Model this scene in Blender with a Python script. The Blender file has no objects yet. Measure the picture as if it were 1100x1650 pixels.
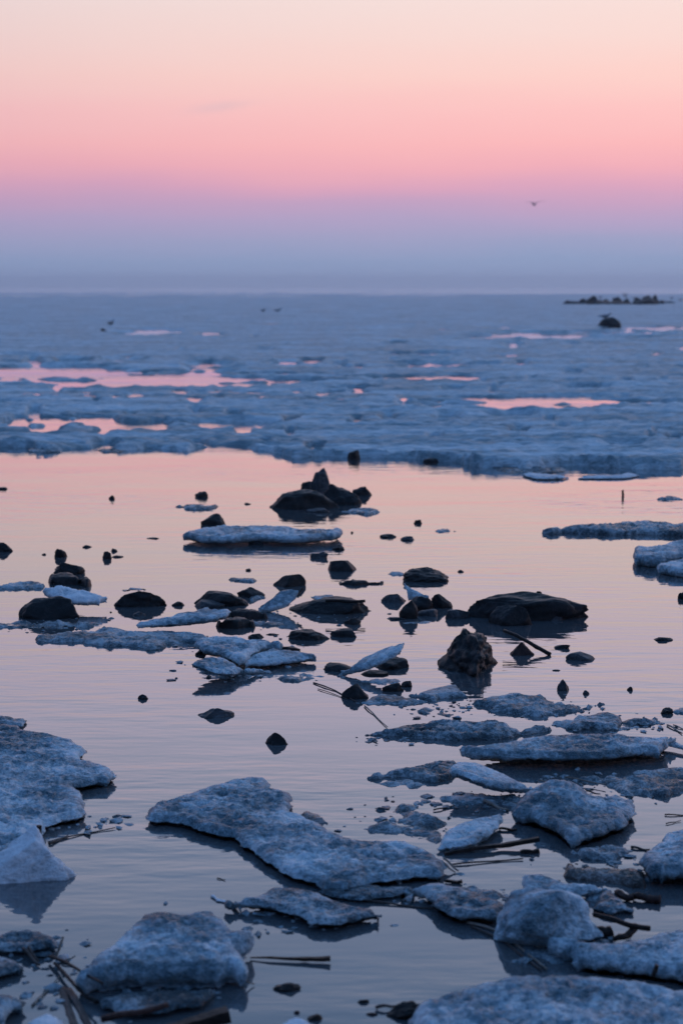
import bpy, math, random
import numpy as np
from mathutils import Vector, Matrix
from mathutils.geometry import delaunay_2d_cdt

scene = bpy.context.scene
C = scene.collection

# ------------------------------------------------------------------ camera
CAM_H = 1.6
LENS = 60.0
W0, H0 = 1100.0, 1650.0                 # the photograph's pixels
FPX = LENS / 36.0 * H0
HORIZON = 459.0
PITCH = math.atan((H0 / 2 - HORIZON) / FPX)
cam_d = bpy.data.cameras.new('camera')
cam = bpy.data.objects.new('camera', cam_d)
C.objects.link(cam)
cam.location = (0, 0, CAM_H)
cam.rotation_euler = (math.pi / 2 - PITCH, 0, 0)
cam_d.sensor_fit = 'VERTICAL'
cam_d.sensor_height = 36.0
cam_d.lens = LENS
cam_d.clip_start = 0.1
cam_d.clip_end = 20000
cam_d.dof.use_dof = True
cam_d.dof.focus_distance = 6.7
cam_d.dof.aperture_fstop = 4.0
scene.camera = cam

# ------------------------------------------------------------------ sky light
def lin(c):
    r = []
    for v in c:
        v /= 255.0
        r.append(v / 12.92 if v <= 0.04045 else ((v + 0.055) / 1.055) ** 2.4)
    return (*r, 1.0)

world = bpy.data.worlds.new('World')
scene.world = world
world.use_nodes = True
nt = world.node_tree
nt.nodes.clear()
N = nt.nodes.new
L = nt.links.new
def wmath(op, a, b=None):
    n = N('ShaderNodeMath'); n.operation = op
    for i, v in enumerate((a, b)):
        if v is None: continue
        if isinstance(v, (int, float)): n.inputs[i].default_value = v
        else: L(v, n.inputs[i])
    return n.outputs[0]
tc = N('ShaderNodeTexCoord')
sep = N('ShaderNodeSeparateXYZ'); L(tc.outputs['Generated'], sep.inputs[0])
elev = wmath('MULTIPLY', wmath('ARCSINE', sep.outputs['Z']), 180 / math.pi)      # degrees
az = wmath('ARCTAN2', sep.outputs['X'], sep.outputs['Y'])                       # 0 ahead, + right
# the belts of colour sag a little to the left and are slightly uneven
wob = N('ShaderNodeTexNoise'); wob.inputs['Scale'].default_value = 2.2; wob.inputs['Detail'].default_value = 3
wmap = N('ShaderNodeMapping'); wmap.inputs['Scale'].default_value = (3, 3, 22)
L(tc.outputs['Generated'], wmap.inputs['Vector']); L(wmap.outputs[0], wob.inputs['Vector'])
elev2 = wmath('ADD', elev, wmath('MULTIPLY', wmath('SUBTRACT', wob.outputs['Fac'], 0.5), 0.7))
def half(c): return (c[0] / 2, c[1] / 2, c[2] / 2, 1.0)      # the ramp holds half values, the background doubles them
def ramp(fac, stops):
    r = N('ShaderNodeValToRGB'); r.color_ramp.interpolation = 'B_SPLINE' if False else 'LINEAR'
    el = r.color_ramp.elements
    while len(el) > 1: el.remove(el[-1])
    el[0].position = stops[0][0]; el[0].color = half(lin(stops[0][1]))
    for p, c in stops[1:]:
        e = el.new(p); e.color = half(lin(c))
    L(fac, r.inputs[0]); return r.outputs[0]
fr = wmath('POWER', wmath('DIVIDE', wmath('MAXIMUM', elev2, 0.0), 90.0), 0.5)   # sqrt spacing gives room near the horizon
def st(*rows): return [(math.sqrt(e / 90.0), c) for e, c in rows]
front = ramp(fr, st((0, (142, 159, 194)), (0.8, (144, 160, 194)), (1.5, (160, 161, 194)), (2.1, (180, 161, 194)),
                    (2.7, (199, 160, 190)), (3.2, (220, 163, 186)), (3.8, (241, 172, 181)), (4.6, (250, 182, 182)),
                    (5.6, (251, 192, 189)), (6.8, (250, 206, 197)), (8.0, (246, 214, 206)), (9.5, (243, 220, 214)),
                    (11.5, (248, 222, 231)), (14, (244, 230, 250)), (18, (222, 226, 252)), (24, (170, 199, 243)),
                    (38, (118, 160, 214)), (60, (82, 130, 190)), (90, (70, 119, 173))))
back = ramp(fr, st((0, (92, 110, 148)), (4, (98, 116, 154)), (9, (102, 124, 164)), (20, (96, 126, 176)),
                   (40, (84, 120, 178)), (90, (70, 119, 173))))
# the afterglow is centred ahead, a little to the right, and fades round the horizon
glow = wmath('COSINE', wmath('SUBTRACT', az, 0.60))
mr = N('ShaderNodeMapRange'); mr.interpolation_type = 'SMOOTHSTEP'
mr.inputs['From Min'].default_value = -0.15; mr.inputs['From Max'].default_value = 0.98
L(glow, mr.inputs['Value'])
mix = N('ShaderNodeMix'); mix.data_type = 'RGBA'
L(mr.outputs[0], mix.inputs[0]); L(back, mix.inputs[6]); L(front, mix.inputs[7])
# a little dimmer to the left than to the right
bgt = N('ShaderNodeBackground')
# one faint wisp of cloud
da = wmath('ADD', az, 0.069)
d1 = wmath('POWER', wmath('ABSOLUTE', wmath('DIVIDE', da, 0.017)), 2.0)
d2 = wmath('POWER', wmath('ABSOLUTE', wmath('DIVIDE', wmath('SUBTRACT', wmath('SUBTRACT', elev2, 5.85), wmath('MULTIPLY', da, 7.0)), 0.13)), 2.0)
wf = wmath('MULTIPLY', wmath('EXPONENT', wmath('MULTIPLY', wmath('ADD', d1, d2), -1.0)), 0.28)
mix2 = N('ShaderNodeMix'); mix2.data_type = 'RGBA'
L(wf, mix2.inputs[0]); L(mix.outputs[2], mix2.inputs[6]); mix2.inputs[7].default_value = half(lin((196, 178, 190)))
L(mix2.outputs[2], bgt.inputs['Color'])
bgt.inputs['Strength'].default_value = 2.0
wo = N('ShaderNodeOutputWorld'); L(bgt.outputs[0], wo.inputs[0])

scene.view_settings.view_transform = 'Standard'
scene.view_settings.look = 'None'
scene.view_settings.exposure = 0.12
scene.view_settings.gamma = 1.0
scene.view_settings.use_curve_mapping = False
scene.cycles.use_denoising = True
scene.cycles.max_bounces = 6
scene.cycles.volume_bounces = 1
scene.cycles.sample_clamp_indirect = 4.0

# ------------------------------------------------------------------ pixels to places
SP, CP = math.sin(PITCH), math.cos(PITCH)
def ray(u, v):
    a, b = (u - W0 / 2) / FPX, (H0 / 2 - v) / FPX
    return a, b * SP + CP, b * CP - SP
def ground(u, v, z=0.0):
    dx, dy, dz = ray(u, v)
    t = (z - CAM_H) / dz
    return dx * t, dy * t
def on_plane(u, v, z0, sx, sy, ax, ay):
    """the point seen at a pixel on the plane z = z0 + sx(x-ax) + sy(y-ay)"""
    dx, dy, dz = ray(u, v)
    t = (z0 - sx * ax - sy * ay - CAM_H) / (dz - sx * dx - sy * dy)
    return dx * t, dy * t
def at_depth(u, v, y):
    dx, dy, dz = ray(u, v)
    t = y / dy
    return Vector((dx * t, y, CAM_H + dz * t))
def P(s): return [tuple(float(q) for q in p.split(',')) for p in s.split()]
def T(ox, oy, s, k=4.0): return [(ox + a / k, oy + b / k) for a, b in P(s)]

# ------------------------------------------------------------------ noise
rng = np.random.default_rng(7)
_perm = np.concatenate([rng.permutation(256)] * 3)
_grad = rng.normal(size=(256, 3)); _grad /= np.linalg.norm(_grad, axis=1)[:, None]
def pnoise(p):
    p = np.asarray(p, float)
    i = np.floor(p).astype(int); f = p - i; i &= 255
    u = f * f * f * (f * (f * 6 - 15) + 10)
    out = 0
    for a in (0, 1):
        wa = u[:, 0] if a else 1 - u[:, 0]
        for b in (0, 1):
            wb = u[:, 1] if b else 1 - u[:, 1]
            for c in (0, 1):
                wc = u[:, 2] if c else 1 - u[:, 2]
                h = _perm[_perm[_perm[i[:, 0] + a] + i[:, 1] + b] + i[:, 2] + c]
                g = _grad[h]
                out = out + wa * wb * wc * (g[:, 0] * (f[:, 0] - a) + g[:, 1] * (f[:, 1] - b) + g[:, 2] * (f[:, 2] - c))
    return out * 1.5
def fbm(p, scale, octv=3, gain=0.5):
    p = np.asarray(p, float) * scale
    s = 0; a = 1.0
    for k in range(octv):
        s = s + a * pnoise(p + 17.3 * k); p = p * 2.03; a *= gain
    return s

# ------------------------------------------------------------------ materials
def material(name):
    m = bpy.data.materials.new(name); m.use_nodes = True
    t = m.node_tree
    return m, t, t.nodes['Principled BSDF']
def noise_node(t, vec, scale, detail=4, rough=0.6, kind='ShaderNodeTexNoise'):
    n = t.nodes.new(kind); n.inputs['Scale'].default_value = scale
    if kind == 'ShaderNodeTexNoise':
        n.inputs['Detail'].default_value = detail; n.inputs['Roughness'].default_value = rough
    t.links.new(vec, n.inputs['Vector']); return n
def ramp_node(t, fac, stops):
    r = t.nodes.new('ShaderNodeValToRGB'); el = r.color_ramp.elements
    el[0].position, el[0].color = stops[0][0], (*stops[0][1], 1)
    el[1].position, el[1].color = stops[-1][0], (*stops[-1][1], 1)
    for p, c in stops[1:-1]:
        e = el.new(p); e.color = (*c, 1)
    t.links.new(fac, r.inputs[0]); return r
def mathn(t, op, a, b):
    n = t.nodes.new('ShaderNodeMath'); n.operation = op
    for i, v in enumerate((a, b)):
        if isinstance(v, (int, float)): n.inputs[i].default_value = v
        else: t.links.new(v, n.inputs[i])
    return n.outputs[0]

def ice_material(name, dark, mid, light, bump=0.006, rough=(0.25, 0.6), sss=0.25, scale=1.0, stretch=0.75, clear=0.0):
    m, t, b = material(name)
    geo = t.nodes.new('ShaderNodeNewGeometry')
    mp = t.nodes.new('ShaderNodeMapping'); mp.inputs['Scale'].default_value = (stretch, 1, 1)
    t.links.new(geo.outputs['Position'], mp.inputs['Vector']); pos = mp.outputs[0]
    big = noise_node(t, pos, 7 * scale, 3)
    med = noise_node(t, pos, 52 * scale, 4, 0.65)
    fin = noise_node(t, pos, 190 * scale, 2, 0.6)
    vor = noise_node(t, pos, 75 * scale, kind='ShaderNodeTexVoronoi')
    s = mathn(t, 'ADD', mathn(t, 'MULTIPLY', big.outputs['Fac'], 0.46), mathn(t, 'MULTIPLY', med.outputs['Fac'], 0.34))
    s = mathn(t, 'ADD', s, mathn(t, 'MULTIPLY', fin.outputs['Fac'], 0.24))
    # every floe has its own greyness, and clear patches among the milky ones
    oi = t.nodes.new('ShaderNodeObjectInfo')
    s = mathn(t, 'ADD', s, mathn(t, 'MULTIPLY', mathn(t, 'SUBTRACT', oi.outputs['Random'], 0.5), 0.05))
    wide = noise_node(t, pos, 3.2 * scale, 2)
    s = mathn(t, 'ADD', s, mathn(t, 'MULTIPLY', mathn(t, 'SUBTRACT', wide.outputs['Fac'], 0.5), 0.22))
    if clear:
        cm = t.nodes.new('ShaderNodeMapRange'); cm.inputs['From Min'].default_value = 0.58; cm.inputs['From Max'].default_value = 0.42
        cm.inputs['To Min'].default_value = clear * 0.2; cm.inputs['To Max'].default_value = clear
        t.links.new(s, cm.inputs['Value']); t.links.new(cm.outputs[0], b.inputs['Transmission Weight'])
    r = ramp_node(t, s, [(0.425, dark), (0.51, mid), (0.60, light)])
    t.links.new(r.outputs[0], b.inputs['Base Color'])
    rr = t.nodes.new('ShaderNodeMapRange'); rr.inputs['From Min'].default_value = 0.38; rr.inputs['From Max'].default_value = 0.64
    rr.inputs['To Min'].default_value = rough[0]; rr.inputs['To Max'].default_value = rough[1]
    t.links.new(s, rr.inputs['Value']); t.links.new(rr.outputs[0], b.inputs['Roughness'])
    h = mathn(t, 'ADD', mathn(t, 'MULTIPLY', med.outputs['Fac'], 1.0), mathn(t, 'MULTIPLY', fin.outputs['Fac'], 0.45))
    h = mathn(t, 'ADD', h, mathn(t, 'MULTIPLY', vor.outputs['Distance'], 0.35))
    bp = t.nodes.new('ShaderNodeBump'); bp.inputs['Strength'].default_value = 1.0; bp.inputs['Distance'].default_value = bump
    t.links.new(h, bp.inputs['Height']); t.links.new(bp.outputs[0], b.inputs['Normal'])
    b.inputs['IOR'].default_value = 1.31
    b.inputs['Subsurface Weight'].default_value = sss
    b.inputs['Subsurface Radius'].default_value = (0.4, 0.8, 1.0)
    b.inputs['Subsurface Scale'].default_value = 0.012
    return m
M = {}
M['ice'] = ice_material('frosted_ice', (0.11, 0.195, 0.24), (0.31, 0.445, 0.515), (0.70, 0.82, 0.87), bump=0.012, rough=(0.26, 0.45), sss=0.2, clear=0.4)
M['white'] = ice_material('white_ice', (0.40, 0.46, 0.50), (0.66, 0.71, 0.74), (0.86, 0.88, 0.90), rough=(0.35, 0.7), sss=0.0)
M['wet'] = ice_material('wet_ice', (0.028, 0.05, 0.062), (0.105, 0.16, 0.188), (0.44, 0.53, 0.57), bump=0.012, rough=(0.2, 0.42), sss=0.0)
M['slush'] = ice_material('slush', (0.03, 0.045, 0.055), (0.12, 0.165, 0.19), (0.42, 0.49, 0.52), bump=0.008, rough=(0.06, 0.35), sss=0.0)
M['clear'] = ice_material('muddy_clear_ice', (0.03, 0.028, 0.026), (0.12, 0.115, 0.11), (0.34, 0.34, 0.34), bump=0.008, rough=(0.06, 0.3), sss=0.0)
M['field'] = ice_material('sea_ice', (0.20, 0.285, 0.315), (0.42, 0.53, 0.57), (0.70, 0.78, 0.81), bump=0.025, rough=(0.4, 0.75), sss=0.0, scale=0.30, stretch=0.22)

def rock_material(name, a, b_, c, rough=0.5):
    m, t, b = material(name)
    pos = t.nodes.new('ShaderNodeNewGeometry').outputs['Position']
    n1 = noise_node(t, pos, 14, 5, 0.65); n2 = noise_node(t, pos, 90, 4, 0.7)
    s = mathn(t, 'ADD', mathn(t, 'MULTIPLY', n1.outputs['Fac'], 0.6), mathn(t, 'MULTIPLY', n2.outputs['Fac'], 0.4))
    r = ramp_node(t, s, [(0.36, a), (0.5, b_), (0.66, c)])
    t.links.new(r.outputs[0], b.inputs['Base Color'])
    bp = t.nodes.new('ShaderNodeBump'); bp.inputs['Distance'].default_value = 0.008
    h = mathn(t, 'ADD', n1.outputs['Fac'], mathn(t, 'MULTIPLY', n2.outputs['Fac'], 0.5))
    t.links.new(h, bp.inputs['Height']); t.links.new(bp.outputs[0], b.inputs['Normal'])
    b.inputs['Roughness'].default_value = rough - 0.1
    b.inputs['Specular IOR Level'].default_value = 0.2
    return m
M['rock'] = rock_material('dark_rock', (0.005, 0.0055, 0.006), (0.0105, 0.011, 0.012), (0.034, 0.035, 0.038))
M['brown'] = rock_material('brown_rock', (0.008, 0.0072, 0.007), (0.016, 0.0145, 0.014), (0.042, 0.037, 0.035))
M['grey'] = rock_material('grey_rock', (0.018, 0.021, 0.024), (0.042, 0.047, 0.053), (0.12, 0.13, 0.14))
M['wood'] = rock_material('wet_driftwood', (0.008, 0.007, 0.006), (0.020, 0.015, 0.013), (0.05, 0.036, 0.03), 0.55)
M['bark'] = rock_material('red_brown_bark', (0.018, 0.009, 0.008), (0.040, 0.020, 0.017), (0.075, 0.042, 0.035), 0.6)
M['reed'] = rock_material('dry_reed', (0.16, 0.125, 0.10), (0.27, 0.22, 0.18), (0.40, 0.34, 0.29), 0.6)
M['reed_dark'] = rock_material('sodden_reed', (0.045, 0.034, 0.03), (0.085, 0.066, 0.058), (0.15, 0.12, 0.105), 0.6)
M['feather'] = rock_material('gull_feathers', (0.10, 0.11, 0.12), (0.20, 0.21, 0.23), (0.40, 0.41, 0.42), 0.7)
M['beak'] = rock_material('gull_beak', (0.12, 0.08, 0.02), (0.20, 0.13, 0.03), (0.26, 0.17, 0.05), 0.5)

def water_material():
    m, t, b = material('shallow_water')
    pos = t.nodes.new('ShaderNodeNewGeometry').outputs['Position']
    def mapped(sx, sy, rz=0.0):
        mp = t.nodes.new('ShaderNodeMapping'); mp.inputs['Scale'].default_value = (sx, sy, 1)
        mp.inputs['Rotation'].default_value = (0, 0, rz)
        t.links.new(pos, mp.inputs['Vector']); return mp.outputs[0]
    a = noise_node(t, mapped(2.6, 9.0, 0.05), 1.0, 2, 0.5)
    c = noise_node(t, mapped(9.0, 26.0, -0.08), 1.0, 2, 0.5)
    e = noise_node(t, mapped(0.7, 2.0, 0.1), 1.0, 1, 0.5)
    patch = noise_node(t, mapped(0.35, 0.55, 0.2), 1.0, 2, 0.5)
    pr = t.nodes.new('ShaderNodeMapRange'); pr.inputs['From Min'].default_value = 0.38; pr.inputs['From Max'].default_value = 0.66
    pr.inputs['To Min'].default_value = 0.2; pr.inputs['To Max'].default_value = 1.8
    t.links.new(patch.outputs['Fac'], pr.inputs['Value'])
    h = mathn(t, 'ADD', mathn(t, 'MULTIPLY', a.outputs['Fac'], 1.0), mathn(t, 'MULTIPLY', c.outputs['Fac'], 0.26))
    h = mathn(t, 'MULTIPLY', h, pr.outputs[0])
    h = mathn(t, 'ADD', h, mathn(t, 'MULTIPLY', e.outputs['Fac'], 1.2))
    bp = t.nodes.new('ShaderNodeBump'); bp.inputs['Strength'].default_value = 1.0; bp.inputs['Distance'].default_value = 0.0029
    t.links.new(h, bp.inputs['Height']); t.links.new(bp.outputs[0], b.inputs['Normal'])
    mud = noise_node(t, mapped(0.8, 0.8), 1.0, 3, 0.5)
    r = ramp_node(t, mud.outputs['Fac'], [(0.3, (0.06, 0.075, 0.085)), (0.7, (0.09, 0.105, 0.115))])
    t.links.new(r.outputs[0], b.inputs['Base Color'])
    b.inputs['Roughness'].default_value = 0.02
    b.inputs['IOR'].default_value = 1.42
    b.inputs['Coat Weight'].default_value = 0.75
    b.inputs['Coat Roughness'].default_value = 0.02
    b.inputs['Coat IOR'].default_value = 1.42
    t.links.new(bp.outputs[0], b.inputs['Coat Normal'])
    return m
M['water'] = water_material()

# ------------------------------------------------------------------ helpers
def tag(o, label=None, cat=None, group=None, kind=None):
    if label: o['label'] = label
    if cat: o['category'] = cat
    if group: o['group'] = group
    if kind: o['kind'] = kind
    return o
def mesh_obj(name, verts, faces, mat, loc=(0, 0, 0), parent=None, smooth=True):
    me = bpy.data.meshes.new(name)
    me.from_pydata([tuple(v) for v in verts], [], faces)
    me.materials.append(mat)
    if smooth:
        me.polygons.foreach_set('use_smooth', [True] * len(me.polygons))
    me.update()
    o = bpy.data.objects.new(name, me); C.objects.link(o)
    o.location = loc
    if parent: o.parent = parent
    return o

G_ICE = 'ice slabs and floes stranded in the shallows'
G_SLUSH = 'thin wet ice sheets lying at water level'
G_ROCK = 'rocks showing above the water'
G_REED = 'reed stems and driftwood among the ice'
G_GULL = 'gulls on and over the ice'
_seed = [0]

def slab(name, label, pts, zb=0.0, th=0.06, sx=0.0, sy=0.0, anchor=None, mat='ice', rough=1.0, under=0.03, rnd=0.03,
         dome=0.0, lumps=(), cat='ice', group=G_ICE, jag=1.0, cellk=1.0, lace=0.0):
    rnd *= 0.5; dome *= 0.7
    if cat == 'rock': jag *= 0.45
    if group == G_SLUSH: rough *= 0.4
    elif cat == 'ice' and zb > 0 and max(p[1] for p in pts) > 1150:      # floes near the shore lie low
        zb, th, dome, rough = zb * 0.5, th * 0.62, dome * 0.6, rough * 0.75
    """a solid plate: its outline (pixels) is put on the water, or on a tilted plane, and thickened"""
    _seed[0] += 1
    so = np.array([_seed[0] * 7.13, _seed[0] * 3.7, _seed[0] * 1.9])
    n = len(pts)
    area = sum(pts[i][0] * pts[(i + 1) % n][1] - pts[(i + 1) % n][0] * pts[i][1] for i in range(n))
    sg = 1 if area > 0 else -1
    yb = max(p[1] for p in pts)
    if anchor is None: anchor = (sum(p[0] for p in pts) / n, yb)
    ax, ay = ground(anchor[0], anchor[1], max(zb, 0))
    # even steps along the outline; which stretch is a near edge and which a far edge varies smoothly
    pa = np.array(pts, float); seg = np.linalg.norm(np.roll(pa, -1, 0) - pa, axis=1)
    cum = np.r_[0, np.cumsum(seg)]; K = 240
    tt = np.linspace(0, cum[-1], K, endpoint=False)
    cl = np.r_[pa, pa[:1]]
    pp = np.stack([np.interp(tt, cum, cl[:, 0]), np.interp(tt, cum, cl[:, 1])], 1)
    tg = np.roll(pp, -1, 0) - np.roll(pp, 1, 0); tg /= np.linalg.norm(tg, axis=1)[:, None] + 1e-9
    nyv = -sg * tg[:, 0]
    kk = np.minimum(np.arange(K), K - np.arange(K)); ker = np.exp(-0.5 * (kk / (K * 0.04)) ** 2); ker /= ker.sum()
    nyv = np.real(np.fft.ifft(np.fft.fft(nyv) * np.fft.fft(ker)))
    wv = np.clip(0.5 - 0.5 * nyv * 1.3, 0, 1)
    # a plate is thinner than it is deep
    y_m = ground(pa[:, 0].mean(), pa[:, 1].mean(), 0)[1]
    Hm = abs(area) / 2 / (pa[:, 0].max() - pa[:, 0].min())
    vis = (zb + th - max(zb, 0)) * FPX / y_m
    lim = (0.82 if cat == 'rock' else 0.5) * Hm
    if vis > lim and abs(sy) < 0.5: th = th - (vis - lim) * y_m / FPX
    out = []
    for q, w in zip(pp, wv):
        z0 = max(zb, 0) + (zb + th - max(zb, 0)) * w
        out.append(on_plane(q[0], q[1], z0, sx, sy, ax, ay))
    n = K
    out = np.array(out)
    a2 = 0.5 * np.sum(out[:, 0] * np.roll(out[:, 1], -1) - np.roll(out[:, 0], -1) * out[:, 1])
    if a2 < 0: out = out[::-1]
    D = float(np.mean(out[:, 1]))
    cx_ = max(0.006, D * 3.2 / FPX) * cellk
    cy_ = cx_ * 2.0
    # refine the outline and roughen it
    ring = []
    for i in range(n):
        a, b = out[i], out[(i + 1) % n]
        k = max(1, int(np.linalg.norm((b - a) / np.array([cx_, cy_])) / 1.0))
        for j in range(k): ring.append(a + (b - a) * j / k)
    ring = np.array(ring)
    tan = np.roll(ring, -1, 0) - np.roll(ring, 1, 0)
    nrm = np.stack([tan[:, 1], -tan[:, 0]], 1); nrm /= np.linalg.norm(nrm, axis=1)[:, None] + 1e-9
    q3 = np.c_[ring, np.zeros(len(ring))] + so
    off = fbm(q3, 14, 2) * 0.010 * jag + fbm(q3, 55, 2) * 0.006 * jag
    size = math.sqrt(abs(a2)); off *= min(1.0, size / 0.35)
    ring = ring + nrm * off[:, None]
    # inner points
    lo, hi = ring.min(0), ring.max(0)
    gx = np.arange(lo[0], hi[0], cx_); gy = np.arange(lo[1], hi[1], cy_)
    G = np.stack(np.meshgrid(gx, gy), -1).reshape(-1, 2)
    r2 = np.random.default_rng(_seed[0])
    G = G + r2.uniform(-0.35, 0.35, G.shape) * np.array([cx_, cy_])
    x0, y0 = ring[:, 0], ring[:, 1]; x1, y1 = np.roll(x0, -1), np.roll(y0, -1)
    ins = np.zeros(len(G), bool)
    for i in range(len(ring)):
        c_ = ((y0[i] > G[:, 1]) != (y1[i] > G[:, 1]))
        xx = (x1[i] - x0[i]) * (G[:, 1] - y0[i]) / ((y1[i] - y0[i]) or 1e-12) + x0[i]
        ins ^= c_ & (G[:, 0] < xx)
    G = G[ins]
    def edge_dist(Q):
        d = np.full(len(Q), 1e9)
        for i in range(len(ring)):
            ex, ey = x1[i] - x0[i], y1[i] - y0[i]
            l2 = ex * ex + ey * ey + 1e-15
            t_ = np.clip(((Q[:, 0] - x0[i]) * ex + (Q[:, 1] - y0[i]) * ey) / l2, 0, 1)
            d = np.minimum(d, np.hypot(Q[:, 0] - x0[i] - t_ * ex, Q[:, 1] - y0[i] - t_ * ey))
        return d
    if len(G):
        G = G[edge_dist(G) > cx_ * 0.45]
    allp = [Vector(p) for p in ring] + [Vector(p) for p in G]
    nr = len(ring)
    res = delaunay_2d_cdt(allp, [(i, (i + 1) % nr) for i in range(nr)], [], 1, 1e-6)
    V = np.array([(v.x, v.y) for v in res[0]]); F = [list(f) for f in res[2]]
    cnt = {}
    for f in F:
        for i in range(3):
            a, b = f[i], f[(i + 1) % 3]
            cnt[(a, b)] = cnt.get((a, b), 0) + 1
    bed = [e for e in cnt if (e[1], e[0]) not in cnt]
    e = edge_dist(V)
    p3 = np.c_[V, np.zeros(len(V))] + so
    plane = zb + sx * (V[:, 0] - ax) + sy * (V[:, 1] - ay)
    rr = min(rnd, max(0.004, th * 0.8))
    k = np.clip(e / rr, 0, 1)
    fade = np.clip(e / 0.05, 0.25, 1)
    z = plane + th - rr * 0.75 * (1 - np.sqrt(1 - (1 - k) ** 2))
    z = z + dome * (1 - np.exp(-e / 0.12))
    z = z + rough * fade * (fbm(p3, 6, 2) * 0.012 + fbm(p3, 22, 3) * 0.010 + (0.35 - np.abs(fbm(p3 * np.array([.55, 1.1, 1]), 38, 3))) * 0.022 - 0.004)
    if lace: z = z + lace * fbm(p3 * np.array([.6, .8, 1]), 16, 3, 0.6) - lace * 0.35 * np.clip(1 - e / 0.08, 0, 1)
    for (u, v, rad, hh) in lumps:
        lx, ly = ground(u, v, zb + th)
        d2 = ((V[:, 0] - lx) ** 2 + ((V[:, 1] - ly) * 0.8) ** 2) / rad ** 2
        z = z + hh * np.exp(-d2 ** 1.5)
    z = np.maximum(z, plane + 0.002 - (0.03 if lace else 0))
    # side walls
    bn = {}
    for a, b in bed:
        d = V[b] - V[a]; nn = np.array([d[1], -d[0]]); nn /= np.linalg.norm(nn) + 1e-12
        bn[a] = bn.get(a, 0) + nn; bn[b] = bn.get(b, 0) + nn
    verts = [(V[i, 0], V[i, 1], z[i]) for i in range(len(V))]
    mid, rim, base = {}, {}, {}
    bi = list(bn); bp = np.array([(*V[i], 0) for i in bi]) + so
    w1, w2, w3 = fbm(bp, 30, 3), fbm(bp + 5, 26, 3), fbm(bp + 9, 18, 2)
    if cat == 'rock': w1, w2, w3 = fbm(bp, 8, 2), fbm(bp + 5, 7, 2), fbm(bp + 9, 6, 2)
    lifted = zb > 0
    nb = np.array([bn[i] / (np.linalg.norm(bn[i]) + 1e-12) for i in bi])
    us = np.full(len(bi), 0.04)
    for s_ in (0.12, 0.3, 0.6, 1.0):
        us = np.where(edge_dist(V[bi] - nb * under * s_) > 0.75 * under * s_, s_, us)
    zbase_off = -0.07 if not lifted else 0
    for j, i in enumerate(bi):
        nn = bn[i] / (np.linalg.norm(bn[i]) + 1e-12)
        under_ = under * us[j]
        m_ = V[i] + nn * (0.12 * th + 0.008 * w1[j])
        zz = plane[i] + th * 0.45 * (1 + 0.25 * w2[j])
        zz = min(zz, z[i] - 0.001)
        mid[i] = len(verts); verts.append((m_[0], m_[1], zz))
        r_ = V[i] - nn * us[j] * (0.25 * under + 0.012 * w2[j])
        rim[i] = len(verts); verts.append((r_[0], r_[1], min(plane[i] + 0.10 * th * (1 + w3[j]), zz - 0.001)))
        b_ = V[i] - nn * (under_ * (1 + 0.6 * w3[j]))
        zq = plane[i] - 0.004 if lifted else plane[i] - 0.08
        base[i] = len(verts); verts.append((b_[0], b_[1], zq))
    faces = [tuple(f) for f in F]
    for a, b in bed:
        faces += [(b, a, mid[a], mid[b]), (mid[b], mid[a], rim[a], rim[b]), (rim[b], rim[a], base[a], base[b])]
    if lifted or True:
        low = {}
        for i in range(len(V)):
            if i in base: low[i] = base[i]
        inner = [i for i in range(len(V)) if i not in base]
        for i in inner:
            low[i] = len(verts)
            zq = plane[i] - 0.004 if lifted else plane[i] - 0.08
            verts.append((V[i, 0], V[i, 1], zq))
        if lifted:
            faces += [(low[f[2]], low[f[1]], low[f[0]]) for f in F]
        else:
            verts = verts[:len(verts) - len(inner)]
    ox, oy = float(V[:, 0].mean()), float(V[:, 1].mean())
    va = np.array(verts) - np.array([ox, oy, 0])
    o = mesh_obj(name, va, faces, M[mat], (ox, oy, 0))
    return tag(o, label, cat, group)

def ico(sub):
    import bmesh
    bm = bmesh.new(); bmesh.ops.create_icosphere(bm, subdivisions=sub, radius=1)
    v = np.array([x.co[:] for x in bm.verts]); f = [tuple(x.index for x in q.verts) for q in bm.faces]
    bm.free(); return v, f
ICO = {k: ico(k) for k in (3, 4, 5)}

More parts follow.
